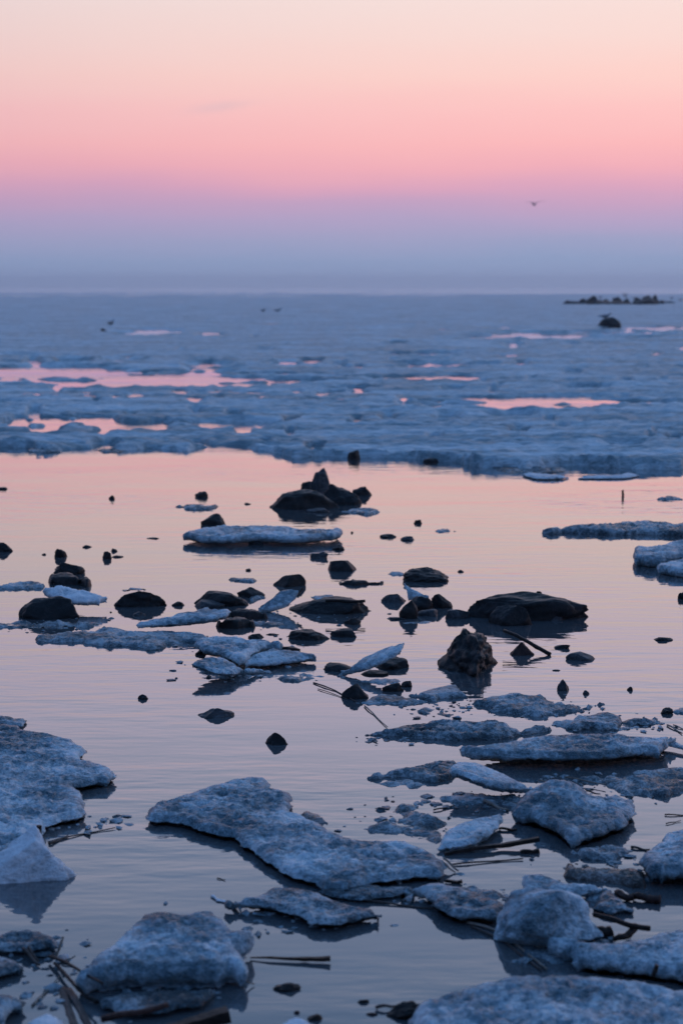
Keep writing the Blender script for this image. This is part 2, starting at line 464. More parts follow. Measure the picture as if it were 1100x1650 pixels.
def boulder(label, cx, base, w, h, skew=0.0, mat='rock', depth=0.75, name='rock', knob=1.0, z0=0.0, flat=0.0, cat='rock', group=G_ROCK, peak=0.0, rugged=0.0):
    """a stone whose waterline stands at pixel row `base`, w by h pixels as seen"""
    _seed[0] += 1
    r2 = np.random.default_rng(900 + _seed[0])
    x, y = ground(cx, base, z0)
    pxm = FPX / math.hypot(x, y)
    wm = w / pxm
    dep = depth * wm
    perm_ = (base - HORIZON) / max(y, 1) # pixels per metre of depth on the water
    dpx = dep * perm_
    if dpx > 0.6 * h: dep = 0.6 * h / perm_; dpx = 0.6 * h
    dep = max(dep, 0.25 * wm)
    hm = max(h - 0.45 * dpx, 0.45 * h) / pxm * (0.88 if cat == 'rock' and w > 40 else 1)
    v, f = ICO[5 if w > 60 else 4 if w > 16 else 3]
    v = v.copy()
    s = r2.uniform(-50, 50, 3)
    # broad facets: flatten the ball against a few random planes
    for k in range(9):
        nn = r2.normal(size=3); nn[2] = abs(nn[2]) * 0.8 + 0.1; nn /= np.linalg.norm(nn)
        c_ = r2.uniform(0.52, 0.85)
        d = v @ nn - c_
        v = v - np.where(d > 0, d, 0)[:, None] * nn * 0.9
    if flat:
        top = 1 - flat + 0.25 * flat * v[:, 0] + 0.2 * flat * v[:, 1] + 0.06 * fbm(v + s, 2.5, 2)
        v[:, 2] = np.where(v[:, 2] > top, top + (v[:, 2] - top) * 0.18, v[:, 2])
    if peak:
        v[:, :2] *= (1 - peak * np.clip(v[:, 2] + 0.2, 0, 1.2) / 1.2)[:, None]
    rad = 1 + knob * (0.16 * fbm(v + s, 1.3, 2) + 0.07 * fbm(v + s, 4.5, 3)) + rugged * (np.abs(fbm(v + s, 1.8, 4, 0.6)) - 0.3) - rugged * 0.5 * np.abs(fbm(v - s, 4.0, 2))
    v = v * rad[:, None]
    v[:, 0] += skew * np.clip(v[:, 2], 0, 1)
    wide = v[v[:, 2] > -0.25]
    xr = wide[:, 0].max() - wide[:, 0].min(); xm = (wide[:, 0].max() + wide[:, 0].min()) / 2
    zt = v[:, 2].max(); cut = -0.25
    v[:, 0] = (v[:, 0] - xm) * wm / xr
    v[:, 1] = v[:, 1] * dep / 2.0
    v[:, 2] = np.where(v[:, 2] > cut, (v[:, 2] - cut) * hm / (zt - cut), (v[:, 2] - cut) * wm * 0.25)
    o = mesh_obj(name, v, f, M[mat], (x, y + dep * 0.42, z0))
    return tag(o, label, cat, group)

def stem(name, label, pts, r0=0.004, r1=None, mat='reed', flat=1.0, sides=8, parent=None, cat='reed', group=G_REED, wob=0.1, zs=None):
    """a stalk or stick through pixels (u, v, height above the water)"""
    _seed[0] += 1
    r1 = r0 * 0.6 if r1 is None else r1
    r2 = random.Random(_seed[0])
    pw = []
    for u, v, z in pts:
        x, y = ground(u, v, z); pw.append(Vector((x, y, z)))
    path = []
    for a, b in zip(pw[:-1], pw[1:]):
        for j in range(6): path.append(a.lerp(b, j / 6))
    path.append(pw[-1])
    n = len(path); verts = []; faces = []
    ln = (pw[-1] - pw[0]).length
    bow = Vector((r2.uniform(-1, 1), r2.uniform(-1, 1), 0)) * ln * 0.03
    path = [p + bow * math.sin(math.pi * i / (n - 1)) + Vector((0, 0, 1)) * min(r0, .004) * 0.5 * math.sin(math.pi * 2.3 * i / (n - 1)) for i, p in enumerate(path)]
    for i, p in enumerate(path):
        d = (path[min(i + 1, n - 1)] - path[max(i - 1, 0)]).normalized()
        side = d.cross(Vector((0, 0, 1))).normalized(); up = side.cross(d)
        r = r0 + (r1 - r0) * i / (n - 1)
        if i % 5 == 3: r *= 1.15
        ox = side * r2.uniform(-wob, wob) * r + up * r2.uniform(-wob, wob) * r
        for k in range(sides):
            a = 2 * math.pi * (k + 0.5) / sides
            verts.append(p + ox + side * math.cos(a) * r + up * math.sin(a) * r * flat)
    for i in range(n - 1):
        for k in range(sides):
            a, b = i * sides + k, i * sides + (k + 1) % sides
            faces.append((a, b, b + sides, a + sides))
    faces.append(tuple(range(sides))[::-1]); faces.append(tuple(range((n - 1) * sides, n * sides)))
    org = pw[0].copy(); org.z = 0
    o = mesh_obj(name, [v - org for v in verts], faces, M[mat], org, smooth=sides > 4)
    return tag(o, label, cat, group)
# ================================================================== the setting
R_ = 2600.0
o = mesh_obj('water', [(-R_, -40, 0), (R_, -40, 0), (R_, R_, 0), (-R_, R_, 0)], [(0, 1, 2, 3)], M['water'], smooth=False)
tag(o, kind='structure')

def ice_field():
    rows = np.unique(np.r_[np.linspace(8, 60, 120), np.linspace(60, 305, 440)])[::-1]      # steps of about half a pixel
    D = CAM_H * FPX / rows * 1.0
    D = D[(D > 12.0) & (D < 640)]
    S = np.linspace(-0.46, 0.46, 620)
    DD, SS = np.meshgrid(D, S, indexing='ij')
    X = (DD * SS).ravel(); Y = DD.ravel(); S_ = SS.ravel()
    p = np.c_[X, Y, np.zeros_like(X)]
    edge_px = P('-420,716 -200,720 -60,722 0,723 40,724 75,728 110,724 150,723 190,727 240,724 300,730 350,725 410,728 470,734 520,737 560,738 600,739 650,740 700,744 740,747 800,756 850,757 900,752 950,753 1000,757 1050,753 1100,753 1250,748 1500,752')
    ew = np.array([ground(u, v) for u, v in edge_px])
    De = np.interp(S_, ew[:, 0] / ew[:, 1], ew[:, 1])
    e = Y - De + 0.30 * fbm(p * np.array([1, .5, 1]), 1.6, 3) + 0.08 * fbm(p, 6, 2)
    # long low swells parallel to the shore, hummocks and rubble
    q = p * np.array([0.22, 1, 1])
    q2 = p * np.array([0.45, 1, 1])
    hgt = 0.038 + 0.042 * fbm(q, 0.22, 2) + 0.046 * fbm(q, 0.75, 3) + 0.028 * np.abs(fbm(q2, 2.4, 3)) + 0.026 * fbm(q2, 8, 2) + 0.012 * fbm(q2, 17, 1)
    rubble = np.clip(fbm(q + 40, 0.35, 2), 0, 1)
    hgt += 0.05 * rubble * np.abs(fbm(q2, 4.5, 3))
    hgt *= np.clip(1.1 - Y / 500, 0.6, 1)
    # melt pools, each an ellipse on the ground with ragged shores
    pools = [(70, 590, 616, 165, 1), (250, 604, 624, 215, 1), (330, 583, 602, 42, .8), (365, 588, 600, 28, .7), (460, 583, 590, 24, .8), (502, 579, 588, 20, .8), (545, 584, 590, 14, .7),
             (440, 600, 611, 60, .7), (520, 602, 610, 40, .7), (425, 637, 645, 15, .8), (476, 627, 634, 14, .8), (540, 625, 632, 22, .8),
             (238, 531, 541, 52, .8), (25, 571, 577, 40, .6), (115, 580, 588, 30, .7), (200, 577, 586, 30, .6), (910, 535, 549, 140, 1), (1060, 525, 534, 75, .9), (820, 527, 532, 30, .7),
             (705, 566, 577, 75, .8), (640, 566, 576, 16, .8), (825, 553, 561, 14, .9), (700, 585, 595, 80, .8), (838, 583, 590, 12, .7), (700, 604, 617, 105, .9), (730, 622, 630, 22, .8), (805, 622, 628, 10, .7),
             (575, 624, 631, 35, .8), (850, 641, 664, 190, 1), (720, 668, 679, 26, .8), (820, 655, 674, 50, .75), (625, 671, 680, 14, .7), (575, 675, 683, 14, .7), (930, 652, 662, 60, .7),
             (90, 674, 686, 45, .85), (150, 672, 684, 40, .85), (75, 688, 700, 28, .85), (30, 676, 690, 22, .8), (200, 684, 698, 40, .8), (255, 680, 694, 26, .8), (370, 679, 694, 80, 1), (318, 709, 720, 20, .95), (172, 715, 726, 24, .9),
             (1290, 560, 580, 120, 1), (-210, 640, 660, 150, 1), (1310, 660, 680, 110, 1), (-230, 575, 590, 90, 1), (1240, 600, 612, 60, .8)]
    r3 = np.random.default_rng(5)
    for k_ in range(150):
        v_ = 530 + 195 * r3.random() ** 0.8; hw_ = r3.uniform(5, 16) if r3.random() < .7 else r3.uniform(18, 60)
        t_ = (v_ - 459) / 260 * r3.uniform(5, 11)
        pools.append((r3.uniform(-250, 1350), v_, v_ + t_ + 2, hw_, r3.uniform(.55, .95)))
    rag = fbm(q + 11, 1.3, 3) * 0.9 + fbm(q2 + 3, 3.5, 2) * 0.4
    for u, v0, v1, hw, dep in pools:
        xa, yn = ground(u, v1); _, yf = ground(u, v0)
        yc, hy = (yn + yf) / 2, (yf - yn) / 2 * 1.10
        hx = hw / FPX * yc
        m_ = ((X - xa * Y / yn) / hx) ** 2 + ((Y - yc) / hy) ** 2
        k = np.clip(1.32 - m_ + rag * 1.6, 0, 1)
        hgt = hgt - dep * 0.15 * k * k * (3 - 2 * k)
    lip = np.clip((e + 0.06) / 0.14, 0, 1)
    hgt = hgt * lip - 0.16 * (1 - lip) + 0.012 * np.exp(-((e - 0.15) / 0.2) ** 2)
    far = np.clip((Y - 200 + 60 * fbm(q, 0.02, 2)) / 400, 0, 1)
    hgt = hgt - 0.16 * far * (0.7 + fbm(q, 0.05, 2))
    hgt = np.maximum(hgt, -0.2)
    nr, nc = DD.shape
    idx = np.arange(nr * nc).reshape(nr, nc)
    a, b, c_, d = idx[:-1, :-1].ravel(), idx[:-1, 1:].ravel(), idx[1:, 1:].ravel(), idx[1:, :-1].ravel()
    keep = (np.maximum.reduce([hgt[a], hgt[b], hgt[c_], hgt[d]]) > -0.06)
    quads = np.stack([a, b, c_, d], 1)[keep]
    used = np.unique(quads); remap = np.full(nr * nc, -1); remap[used] = np.arange(len(used))
    quads = remap[quads]
    co = np.c_[X, Y, hgt][used]
    me = bpy.data.meshes.new('ice_field')
    me.vertices.add(len(co)); me.vertices.foreach_set('co', co.astype(np.float32).ravel())
    me.loops.add(quads.size); me.loops.foreach_set('vertex_index', quads.astype(np.int32).ravel())
    me.polygons.add(len(quads)); me.polygons.foreach_set('loop_start', (np.arange(len(quads)) * 4).astype(np.int32))
    me.update(calc_edges=True)
    me.polygons.foreach_set('use_smooth', np.ones(len(quads), bool))
    me.materials.append(M['field']); me.validate()
    o = bpy.data.objects.new('ice_field', me); C.objects.link(o)
    tag(o, kind='structure')
ice_field()

# ================================================================== ice
# --- along the far edge of the open water
slab('ice_floe', 'flat bright white ice plate touching the sea ice edge, left of its white neighbour', T(825, 740, '65,95 100,82 180,88 300,98 360,113 330,126 230,131 150,129 90,113'), 0.006, 0.03, mat='white', rough=.5, under=.02)
slab('ice_floe', 'flat white ice plate with grey knob at its right end, by the sea ice edge', T(825, 740, '425,120 460,106 560,100 690,95 730,84 770,88 820,103 770,120 700,126 560,127 460,127'), 0.004, 0.03, mat='white', rough=.5, under=.02)
slab('slush_sheet', 'broken grey slush fringe just left of the white plates at sea ice edge', P('772,748 800,750 840,750 880,752 912,754 914,760 880,763 845,760 822,764 800,757'), -.02, .03, mat='wet', lace=.02, group=G_SLUSH)
slab('ice_floe', 'dark low ice scrap off the sea ice edge at far left', P('46,722 75,722 100,725 98,729 70,730 48,728'), -.02, .045, mat='wet')
slab('ice_floe', 'low dark ice scrap below small pink pool at the sea ice edge', P('152,724 168,722 190,723 205,726 190,730 165,729'), -.02, .05, mat='wet')
slab('ice_floe', 'small ragged grey floe at right frame edge beyond the upright stub', T(825, 740, '925,250 990,235 1060,240 1110,252 1180,258 1050,263 940,263'), -.02, .045, mat='wet')
slab('ice_floe', 'long low blue-grey floe tapering to a point on its left, right side', T(825, 740, '195,462 260,455 350,430 470,412 640,405 740,395 850,390 1000,400 1040,415 1100,402 1180,410 1250,440 1180,485 1100,497 960,493 850,484 740,491 640,488 500,480 350,477 280,468'), -.02, .085, mat='wet', under=.01)
slab('ice_block', 'thick pale floe with snowy top at right edge, the farther of two', T(825, 740, '785,610 805,553 880,560 960,548 1050,520 1130,510 1300,510 1330,600 1260,660 1060,670 960,692 870,695 790,672'), .006, .075, under=.02, rough=.8)
slab('ice_block', 'thick pale floe with snowy top at right edge, the nearer of two', T(825, 740, '935,680 1000,652 1100,632 1300,625 1320,740 1200,768 1080,757 1000,747 945,735'), .006, .075, under=.02, rough=.8)
slab('ice_floe', 'thin dark flat floe with small knob at right, behind the round grey rock', T(275, 740, '35,300 90,292 130,286 200,288 240,297 270,289 290,283 305,298 280,318 240,326 150,330 95,322 80,308'), -.02, .045, mat='slush')
slab('ice_plate', 'long pale cigar-shaped ice slab lying level above its own reflection', T(275, 740, '82,496 130,462 200,440 330,425 480,428 620,422 760,432 860,448 960,445 1080,450 1108,470 1085,500 1045,520 960,530 870,540 700,540 560,532 400,545 180,540 130,515'), .018, .052, under=.04, rough=.8)
slab('ice_floe', 'dark wet floe in front of the four-rock heap at its right', T(550, 740, '0,330 60,318 130,308 230,318 245,335 220,350 170,363 100,350 40,342'), -.02, .05, mat='slush')
slab('ice_floe', 'small dark ragged floe with a thin tail in open pink water', T(550, 740, '585,458 630,446 690,442 705,457 750,462 690,468 620,472'), -.02, .045, mat='slush')
slab('ice_floe', 'thin dark two-lobed floe left of the smooth round rock', T(275, 740, '348,772 400,757 470,762 545,765 560,780 530,795 440,790 380,785'), -.02, .045, mat='slush')
slab('ice_floe', 'flat grey floe cut by the left edge, left of the stacked rocks', T(0, 740, '-90,815 0,810 60,795 120,786 200,780 250,784 285,808 280,828 200,838 100,838 40,836 -90,840'), -.02, .055, mat='wet')
slab('ice_floe', 'ragged low ice tail at left of the knobbly low rock', T(550, 740, '290,735 320,722 380,722 410,728 400,750 330,752'), -.02, .04, mat='slush')
# --- left group
slab('ice_plate', 'bright crystalline white slab leaning behind the big wedge-shaped rock', T(0, 930, '285,85 300,64 340,58 380,45 440,55 500,70 560,80 640,105 690,130 652,158 645,180 560,186 480,182 420,178 310,135'), .03, .045, sy=.25, mat='white', under=.03)
slab('slush_sheet', 'lacy grey slush in front of the big wedge-shaped rock', T(0, 930, '-60,290 70,283 180,280 400,275 520,298 640,270 700,255 770,258 700,285 600,325 430,332 330,332 240,345 190,325 60,332 -60,320'), -.02, .027, mat='slush', lace=.022, group=G_SLUSH)
slab('slush_sheet', 'wide thin grey ice sheet below the sugary slab, left of centre', P('56,1029 65,1022 82,1019 100,1015 130,1014 160,1011 180,1009 212,1013 240,1014 275,1016 320,1020 335,1030 300,1036 270,1040 262,1046 238,1049 225,1044 200,1041 155,1041 130,1035 90,1035 60,1034'), -.02, .038, mat='wet', lace=.014, group=G_SLUSH)
slab('ice_plate', 'sugary pale slab rising to a spiky right end, propped on dark rocks', P('221,1007 225,1002 237,997 260,994 275,991 287,986 312,984 325,979 335,975 341,980 367,981 371,985 365,995 350,1001 325,1005 300,1008 275,1010 240,1012 228,1010'), .035, .045, sx=.06, sy=.08, under=.05)
slab('ice_plate', 'narrow pale strip of ice on the thin sheet left of the big plates', P('255,1026 275,1018 300,1017 330,1020 338,1030 318,1036 280,1034'), -.02, .05)
slab('ice_plate', 'broad rough pale plate, uppermost of the three overlapping plates', T(275, 930, '168,420 200,395 260,375 350,378 420,375 500,390 600,400 680,410 715,435 700,466 620,476 520,520 480,560 440,570 380,545 300,512 220,502 185,460'), .03, .05, under=.03)
slab('ice_plate', 'rough pale plate tilting up on its left, lowest of three overlapping plates', T(275, 930, '135,560 160,530 220,508 320,508 400,545 440,575 500,590 580,582 595,600 520,615 440,625 400,640 300,632 220,605 160,580'), .006, .035, sx=-.18, anchor=(420, 1082))
slab('ice_plate', 'rough grey plate at right of the three overlapping plates', T(275, 930, '470,545 520,500 600,470 700,463 760,465 850,475 930,500 935,525 900,540 780,560 620,580 480,575'), .012, .04, under=.03)
slab('slush_sheet', 'thin dark slush patch with bare knob, right of the overlapping plates', T(275, 930, '655,650 720,640 750,615 820,605 880,620 1000,628 1035,635 960,650 930,665 830,674 760,680 700,666'), -.02, .026, mat='slush', lace=.02, group=G_SLUSH)
slab('ice_plate', 'crystalline slab standing up steeply beside a dark stick', T(275, 930, '565,205 590,170 650,125 700,80 740,68 800,65 820,85 800,140 770,180 700,207 640,222 590,222'), .004, .03, sy=.9, sx=.15, anchor=(425, 985), under=.01)
slab('ice_plate', 'small pale ice cake lying on the flat dark rock', T(275, 930, '905,120 960,110 1040,108 1080,125 1060,142 980,155 930,148'), .05, .025, under=.01)
slab('ice_floe', 'grey wet ice sliver right of the peaked rock behind slabs', T(275, 930, '500,130 540,105 590,115 640,122 620,135 560,142 520,158'), -.02, .05, mat='wet')
# --- middle
slab('ice_plate', 'smooth pale slab tilted like a tongue with its broken end raised right', T(550, 930, '0,600 60,570 120,520 200,480 300,440 400,415 385,485 330,525 260,565 180,595 60,622 20,622'), .008, .05, sx=.38, sy=.22, anchor=(556, 1085), under=.02, rough=.5)
slab('ice_plate', 'pointed pale shard standing upright behind the dark rock heap', T(550, 930, '405,35 430,45 480,75 550,110 560,135 480,145 430,145 425,90'), .01, .03, sy=1.1, anchor=(665, 968), under=.01, rough=.5)
slab('slush_sheet', 'grey ice sheet right of the pointed rock, ending at a pale reed', T(550, 930, '95,800 180,765 260,740 360,745 440,765 550,790 540,805 430,825 300,820 160,822'), -.02, .034, mat='wet', lace=.012, group=G_SLUSH)
slab('slush_sheet', 'dark grey triangular ice sheet pointing up to the rugged rock', T(550, 930, '440,750 510,735 590,710 680,690 740,685 770,725 810,765 780,775 640,782 600,795 550,795 490,772'), -.02, .045, mat='wet', group=G_SLUSH)
slab('slush_sheet', 'tiny ice scrap at the tip of the dark triangular sheet', T(550, 930, '752,686 780,684 818,705 805,715 780,702'), -.02, .035, mat='slush', group=G_SLUSH)
slab('slush_sheet', 'lacy slush threads below the dark triangular sheet', T(550, 930, '420,850 520,845 600,800 720,795 735,820 640,840 660,860 755,880 700,900 600,892 520,880'), -.02, .024, mat='slush', lace=.02, group=G_SLUSH)
slab('slush_sheet', 'large rippled grey ice sheet behind the long dark floe, right of centre', P('754,1132 775,1124 800,1117 825,1113 850,1116 880,1122 910,1131 940,1135 972,1131 945,1140 930,1146 900,1150 868,1155 845,1153 825,1150 790,1146 800,1140 765,1135'), -.02, .038, mat='wet', lace=.013, group=G_SLUSH)
slab('slush_sheet', 'squarish grey ice sheet just behind the long pale slab', T(825, 1080, '345,345 400,292 480,272 560,262 690,280 700,300 680,360 670,385 600,390 510,380 420,390 350,372'), -.02, .05, mat='wet', lace=.01, group=G_SLUSH)
slab('slush_sheet', 'narrow dark ice strip right of the squarish sheet', T(825, 1080, '685,320 740,300 820,300 880,290 1010,298 930,315 970,335 900,350 820,347 760,357 700,347'), -.02, .04, mat='slush', lace=.016, group=G_SLUSH)
slab('slush_sheet', 'lacy dark slush at right edge behind a small dark stone', T(825, 1080, '1010,262 1050,244 1100,238 1200,245 1210,280 1100,285 1040,275'), -.02, .03, mat='slush', lace=.016, group=G_SLUSH)
slab('ice_floe', 'long dark wet floe with pointed left end, right of centre', P('605,1179 632,1171 657,1165 685,1164 695,1160 715,1157 740,1159.5 775,1161 790,1158 817,1164 825,1171 843,1174 862,1170 886,1170 885,1174 860,1177 848,1181 832,1186 810,1191 790,1193 750,1193 700,1191 660,1188 630,1185'), -.02, .055, mat='wet', under=.01, rough=1.2)
slab('ice_plate', 'longest pale slab at right with a sharp horn at its right end', P('744,1206 757,1202 790,1197 825,1191 875,1182 912,1179 950,1180 1000,1181 1050,1185 1087,1187 1075,1197 1071,1210 1062,1221 1037,1220 1012,1224 975,1228 925,1230 862,1229 825,1228 780,1225 755,1219'), .035, .07, under=.09, rnd=.05)
slab('ice_floe', 'dark wet floe with thin left tail, left of the tilted blue slab', T(550, 1080, '170,680 260,655 340,630 440,620 520,600 600,575 680,572 740,580 720,690 690,710 600,725 540,712 440,697 420,684 380,688 240,690'), -.02, .06, mat='wet', under=.01)
slab('ice_plate', 'blue-white slab tilted down to the right under the longest slab', P('725,1237 735,1226 765,1226 800,1240 835,1257 866,1272 850,1277 810,1276 780,1270 750,1258 727,1248'), .012, .06, sx=-.22, anchor=(855, 1275), under=.05, rnd=.03, rough=.7)
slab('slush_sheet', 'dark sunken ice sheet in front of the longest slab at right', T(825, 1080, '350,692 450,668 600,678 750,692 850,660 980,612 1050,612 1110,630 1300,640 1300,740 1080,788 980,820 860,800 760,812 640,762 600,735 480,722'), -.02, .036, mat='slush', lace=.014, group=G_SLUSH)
slab('slush_sheet', 'flat dark blue ice tongue below the tilted blue-white slab', T(550, 1080, '625,812 700,796 850,800 1000,800 1100,785 1200,790 1150,810 1050,830 920,842 850,872 720,862 690,842 640,834'), -.02, .038, mat='wet', group=G_SLUSH)
slab('ice_block', 'big heart-shaped pale block with a smooth hump behind, right side', T(825, 1270, '8,180 30,110 70,60 140,35 220,5 300,-8 430,0 480,32 505,62 560,50 640,25 700,30 740,75 775,92 770,180 740,240 700,280 600,330 500,360 380,382 330,342 240,292 120,238 50,222'), .012, .07, under=.06, rnd=.045, dome=.012, lumps=[(895, 1282, .10, .035)])
slab('ice_plate', 'small pale triangular slab above the dark plank', T(550, 1270, '630,402 650,330 680,255 760,215 850,190 940,170 1025,158 1030,230 1000,280 920,340 880,380 800,397 700,412'), .012, .045, sx=.10, under=.04)
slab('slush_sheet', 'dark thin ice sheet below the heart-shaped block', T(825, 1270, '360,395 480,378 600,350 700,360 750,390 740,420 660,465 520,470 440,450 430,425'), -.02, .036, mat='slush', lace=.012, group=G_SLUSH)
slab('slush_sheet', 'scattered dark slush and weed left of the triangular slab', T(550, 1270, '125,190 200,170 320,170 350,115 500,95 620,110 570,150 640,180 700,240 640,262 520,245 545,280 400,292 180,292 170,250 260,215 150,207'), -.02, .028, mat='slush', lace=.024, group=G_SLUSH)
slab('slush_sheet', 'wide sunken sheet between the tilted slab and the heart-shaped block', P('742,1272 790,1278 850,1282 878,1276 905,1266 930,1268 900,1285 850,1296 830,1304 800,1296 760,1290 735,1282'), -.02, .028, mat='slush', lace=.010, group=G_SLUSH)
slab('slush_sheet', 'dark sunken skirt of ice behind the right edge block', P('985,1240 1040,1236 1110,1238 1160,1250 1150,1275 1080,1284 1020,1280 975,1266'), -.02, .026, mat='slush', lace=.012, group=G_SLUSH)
slab('slush_sheet', 'thin grey sheet left of the small triangular slab', P('640,1330 672,1322 705,1326 712,1345 708,1362 672,1358 648,1346'), -.02, .026, mat='slush', lace=.012, group=G_SLUSH)
slab('slush_sheet', 'dark sunken sheet below the murky brown ice bar', P('930,1436 965,1430 1000,1440 1010,1455 985,1466 950,1460'), -.02, .028, mat='slush', lace=.010, group=G_SLUSH)
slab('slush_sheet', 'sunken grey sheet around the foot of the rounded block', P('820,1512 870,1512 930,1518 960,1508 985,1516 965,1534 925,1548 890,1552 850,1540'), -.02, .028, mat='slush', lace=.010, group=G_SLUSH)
slab('slush_sheet', 'thin slush sheet right of the long dark floe', P('885,1162 925,1158 965,1160 1010,1166 1040,1172 1000,1178 940,1176 900,1172'), -.02, .026, mat='slush', lace=.014, group=G_SLUSH)
slab('slush_sheet', 'thin grey ice skin around the foot of the tongue-shaped slab', P('540,1088 575,1086 600,1092 640,1092 652,1098 620,1106 590,1100 560,1098'), -.02, .026, mat='slush', lace=.012, group=G_SLUSH)
slab('slush_sheet', 'thin slush between the flat rocks left of the touching pair', P('380,1000 420,998 452,1000 470,1006 440,1010 400,1009'), -.02, .026, mat='slush', lace=.012, group=G_SLUSH)
slab('slush_sheet', 'thin slush trailing right from the round brown stone heap', P('640,1003 668,1000 700,999 722,1003 690,1007 660,1008'), -.02, .024, mat='slush', lace=.012, group=G_SLUSH)
slab('slush_sheet', 'ragged slush fan left of the dark wet floe with the tail', P('590,1262 625,1252 665,1256 690,1264 660,1270 620,1270'), -.02, .024, mat='slush', lace=.014, group=G_SLUSH)
slab('slush_sheet', 'dark ice skin between largest slab end and rounded block', P('700,1425 745,1424 790,1430 815,1440 800,1452 750,1446 712,1438'), -.02, .026, mat='slush', lace=.012, group=G_SLUSH)
# --- foreground
slab('ice_plate', 'largest slab in the centre foreground, dog-legged, with a dark undercut edge', T(200, 1220, '78,172 100,145 160,125 250,95 340,68 420,56 465,62 460,92 510,103 542,110 530,165 580,185 650,215 690,245 760,262 850,264 900,262 950,280 1000,310 1030,342 1022,385 960,397 870,410 780,418 720,440 640,436 620,418 560,400 490,370 440,330 390,300 350,268 290,260 240,242 180,226 130,212 85,205', 2), .012, .05, under=.06, rnd=.05, dome=.015)
slab('ice_floe', 'clear brownish ice shard behind the largest slab', T(200, 1220, '562,178 590,166 630,180 655,210 620,215 580,200', 2), -.02, .075, mat='clear')
slab('ice_floe', 'thin dark ledge of ice under the right end of the largest slab', T(200, 1220, '610,425 720,405 830,408 920,412 935,440 860,455 760,466 690,458 640,446', 2), .006, .032, mat='wet', under=.05)
slab('ice_floe', 'grey wet floe with ragged lower edge in front of the largest slab', T(200, 1220, '325,468 380,452 440,440 480,412 560,418 620,430 700,465 800,485 822,510 760,530 690,548 600,548 570,522 500,505 420,485 335,482', 2), .022, .035, mat='wet', under=.05)
slab('ice_floe', 'thin clear ice splinter at the left tip of the ragged grey floe', T(200, 1220, '278,448 286,440 300,452 330,460 335,470 300,464', 2), .004, .015, mat='white', under=.005)
slab('ice_floe', 'grey rough floe between the largest slab and the rounded block', T(550, 1270, '455,650 480,625 560,600 660,607 780,640 900,680 1000,710 1060,738 1110,745 1050,820 1000,862 900,865 760,862 690,842 615,800 608,762 500,695'), .02, .05, mat='wet', under=.05, rough=1.2)
slab('ice_block', 'pale jagged block standing behind the rounded block, lower right', P('842,1409 852,1405 870,1404 887,1412 910,1420 937,1420 975,1425 985,1436 937,1446 900,1450 847,1448 843,1425'), .01, .10, sy=.15)
boulder('smooth rounded pale block with a frosty right face, over a dark hollow', 886, 1508, 166, 84, mat='ice', depth=.75, name='ice_block', knob=.7, skew=.12, flat=.22, z0=.035, cat='ice', group=G_ICE)
slab('ice_floe', 'dark fluted ice shard just right of the rounded block', T(825, 1420, '520,170 560,80 590,40 640,60 700,110 750,160 782,187 720,205 640,222 560,205'), .004, .06, mat='wet', under=.02, rough=1.3)
slab('ice_plate', 'murky brown translucent ice bar, lower right', T(825, 1270, '346,492 380,476 420,500 480,490 560,505 660,510 780,515 850,540 850,640 780,642 700,620 600,602 500,602 400,592 350,562'), -.02, .075, mat='clear', rough=1.4)
slab('ice_block', 'pale rough block cut by the right edge, above the bark pieces', T(825, 1270, '825,455 850,410 890,380 920,335 980,318 990,275 1040,262 1110,255 1300,262 1340,480 1300,640 1100,612 950,612 880,592 860,545'), .025, .08, under=.07, rnd=.05)
slab('ice_block', 'broad low pale ice mass behind the nearest slab, lower right', P('885,1520 918,1511 945,1518 986,1517 1036,1511 1055,1500 1091,1495 1120,1498 1190,1500 1210,1590 1120,1590 1055,1580 986,1573 927,1563 925,1545 900,1535'), .01, .07, under=.04, dome=.02)
slab('ice_plate', 'nearest pale slab filling the bottom right corner', P('666,1640 682,1614 709,1596 750,1583 805,1571 855,1567 909,1565 964,1567 1032,1576 1100,1587 1200,1602 1230,1770 1000,1790 800,1770 700,1730 668,1680'), .015, .10, under=.05, rnd=.07, dome=.02)
slab('ice_plate', 'big pale ice sheet cut by the left edge', P('-120,1158 0,1165 25,1166 45,1176 70,1178 95,1184 113,1189 125,1196 136,1205 128,1214 126,1221 140,1224 160,1230 175,1236 183,1246 178,1260 160,1264 140,1267 118,1272 127,1282 136,1303 138,1312 125,1322 100,1328 72,1337 62,1362 30,1405 -120,1445'), .012, .05, under=.05, rnd=.045, dome=.012)
slab('ice_floe', 'dark crystalline ice chunk behind the big left sheet', T(0, 1130, '-120,95 0,85 100,97 162,108 158,140 150,172 115,172 40,160 -120,150'), .004, .06, mat='wet', rough=1.4)
boulder('pale pyramid-shaped block at left edge, in front of the big sheet', 30, 1424, 176, 100, mat='white', depth=.5, name='ice_block', knob=1.1, skew=.15, peak=.55, rugged=.07, cat='ice', group=G_ICE)
slab('ice_block', 'big rounded pale block, lower left, with twigs at its foot', P('127,1583 139,1565 155,1540 180,1518 209,1491 229,1473 262,1465 295,1469 336,1465 364,1479 376,1500 406,1506 399,1526 378,1538 394,1561 393,1580 372,1580 350,1592 311,1589 245,1594 205,1591 172,1596 135,1596'), .012, .085, sy=.05, under=.06, rnd=.035, dome=.04)
slab('ice_floe', 'blue-grey ice apron in front of the big lower left block', P('165,1606 205,1596 311,1592 345,1592 338,1612 325,1626 280,1634 230,1642 190,1637 165,1622'), .006, .035, mat='wet', under=.03)
slab('ice_floe', 'dark slushy ice heap at left edge, above crossed reeds', T(0, 1420, '-120,380 0,330 60,310 180,290 280,320 362,372 350,440 280,465 150,472 0,470 -120,470'), .006, .05, mat='wet', under=.03, rough=1.5)
slab('ice_floe', 'dark ice wedge at left edge, middle of three heaps', T(0, 1420, '-120,480 0,465 100,500 150,530 130,598 0,632 -120,640'), .006, .05, mat='wet', under=.04, rough=1.3)
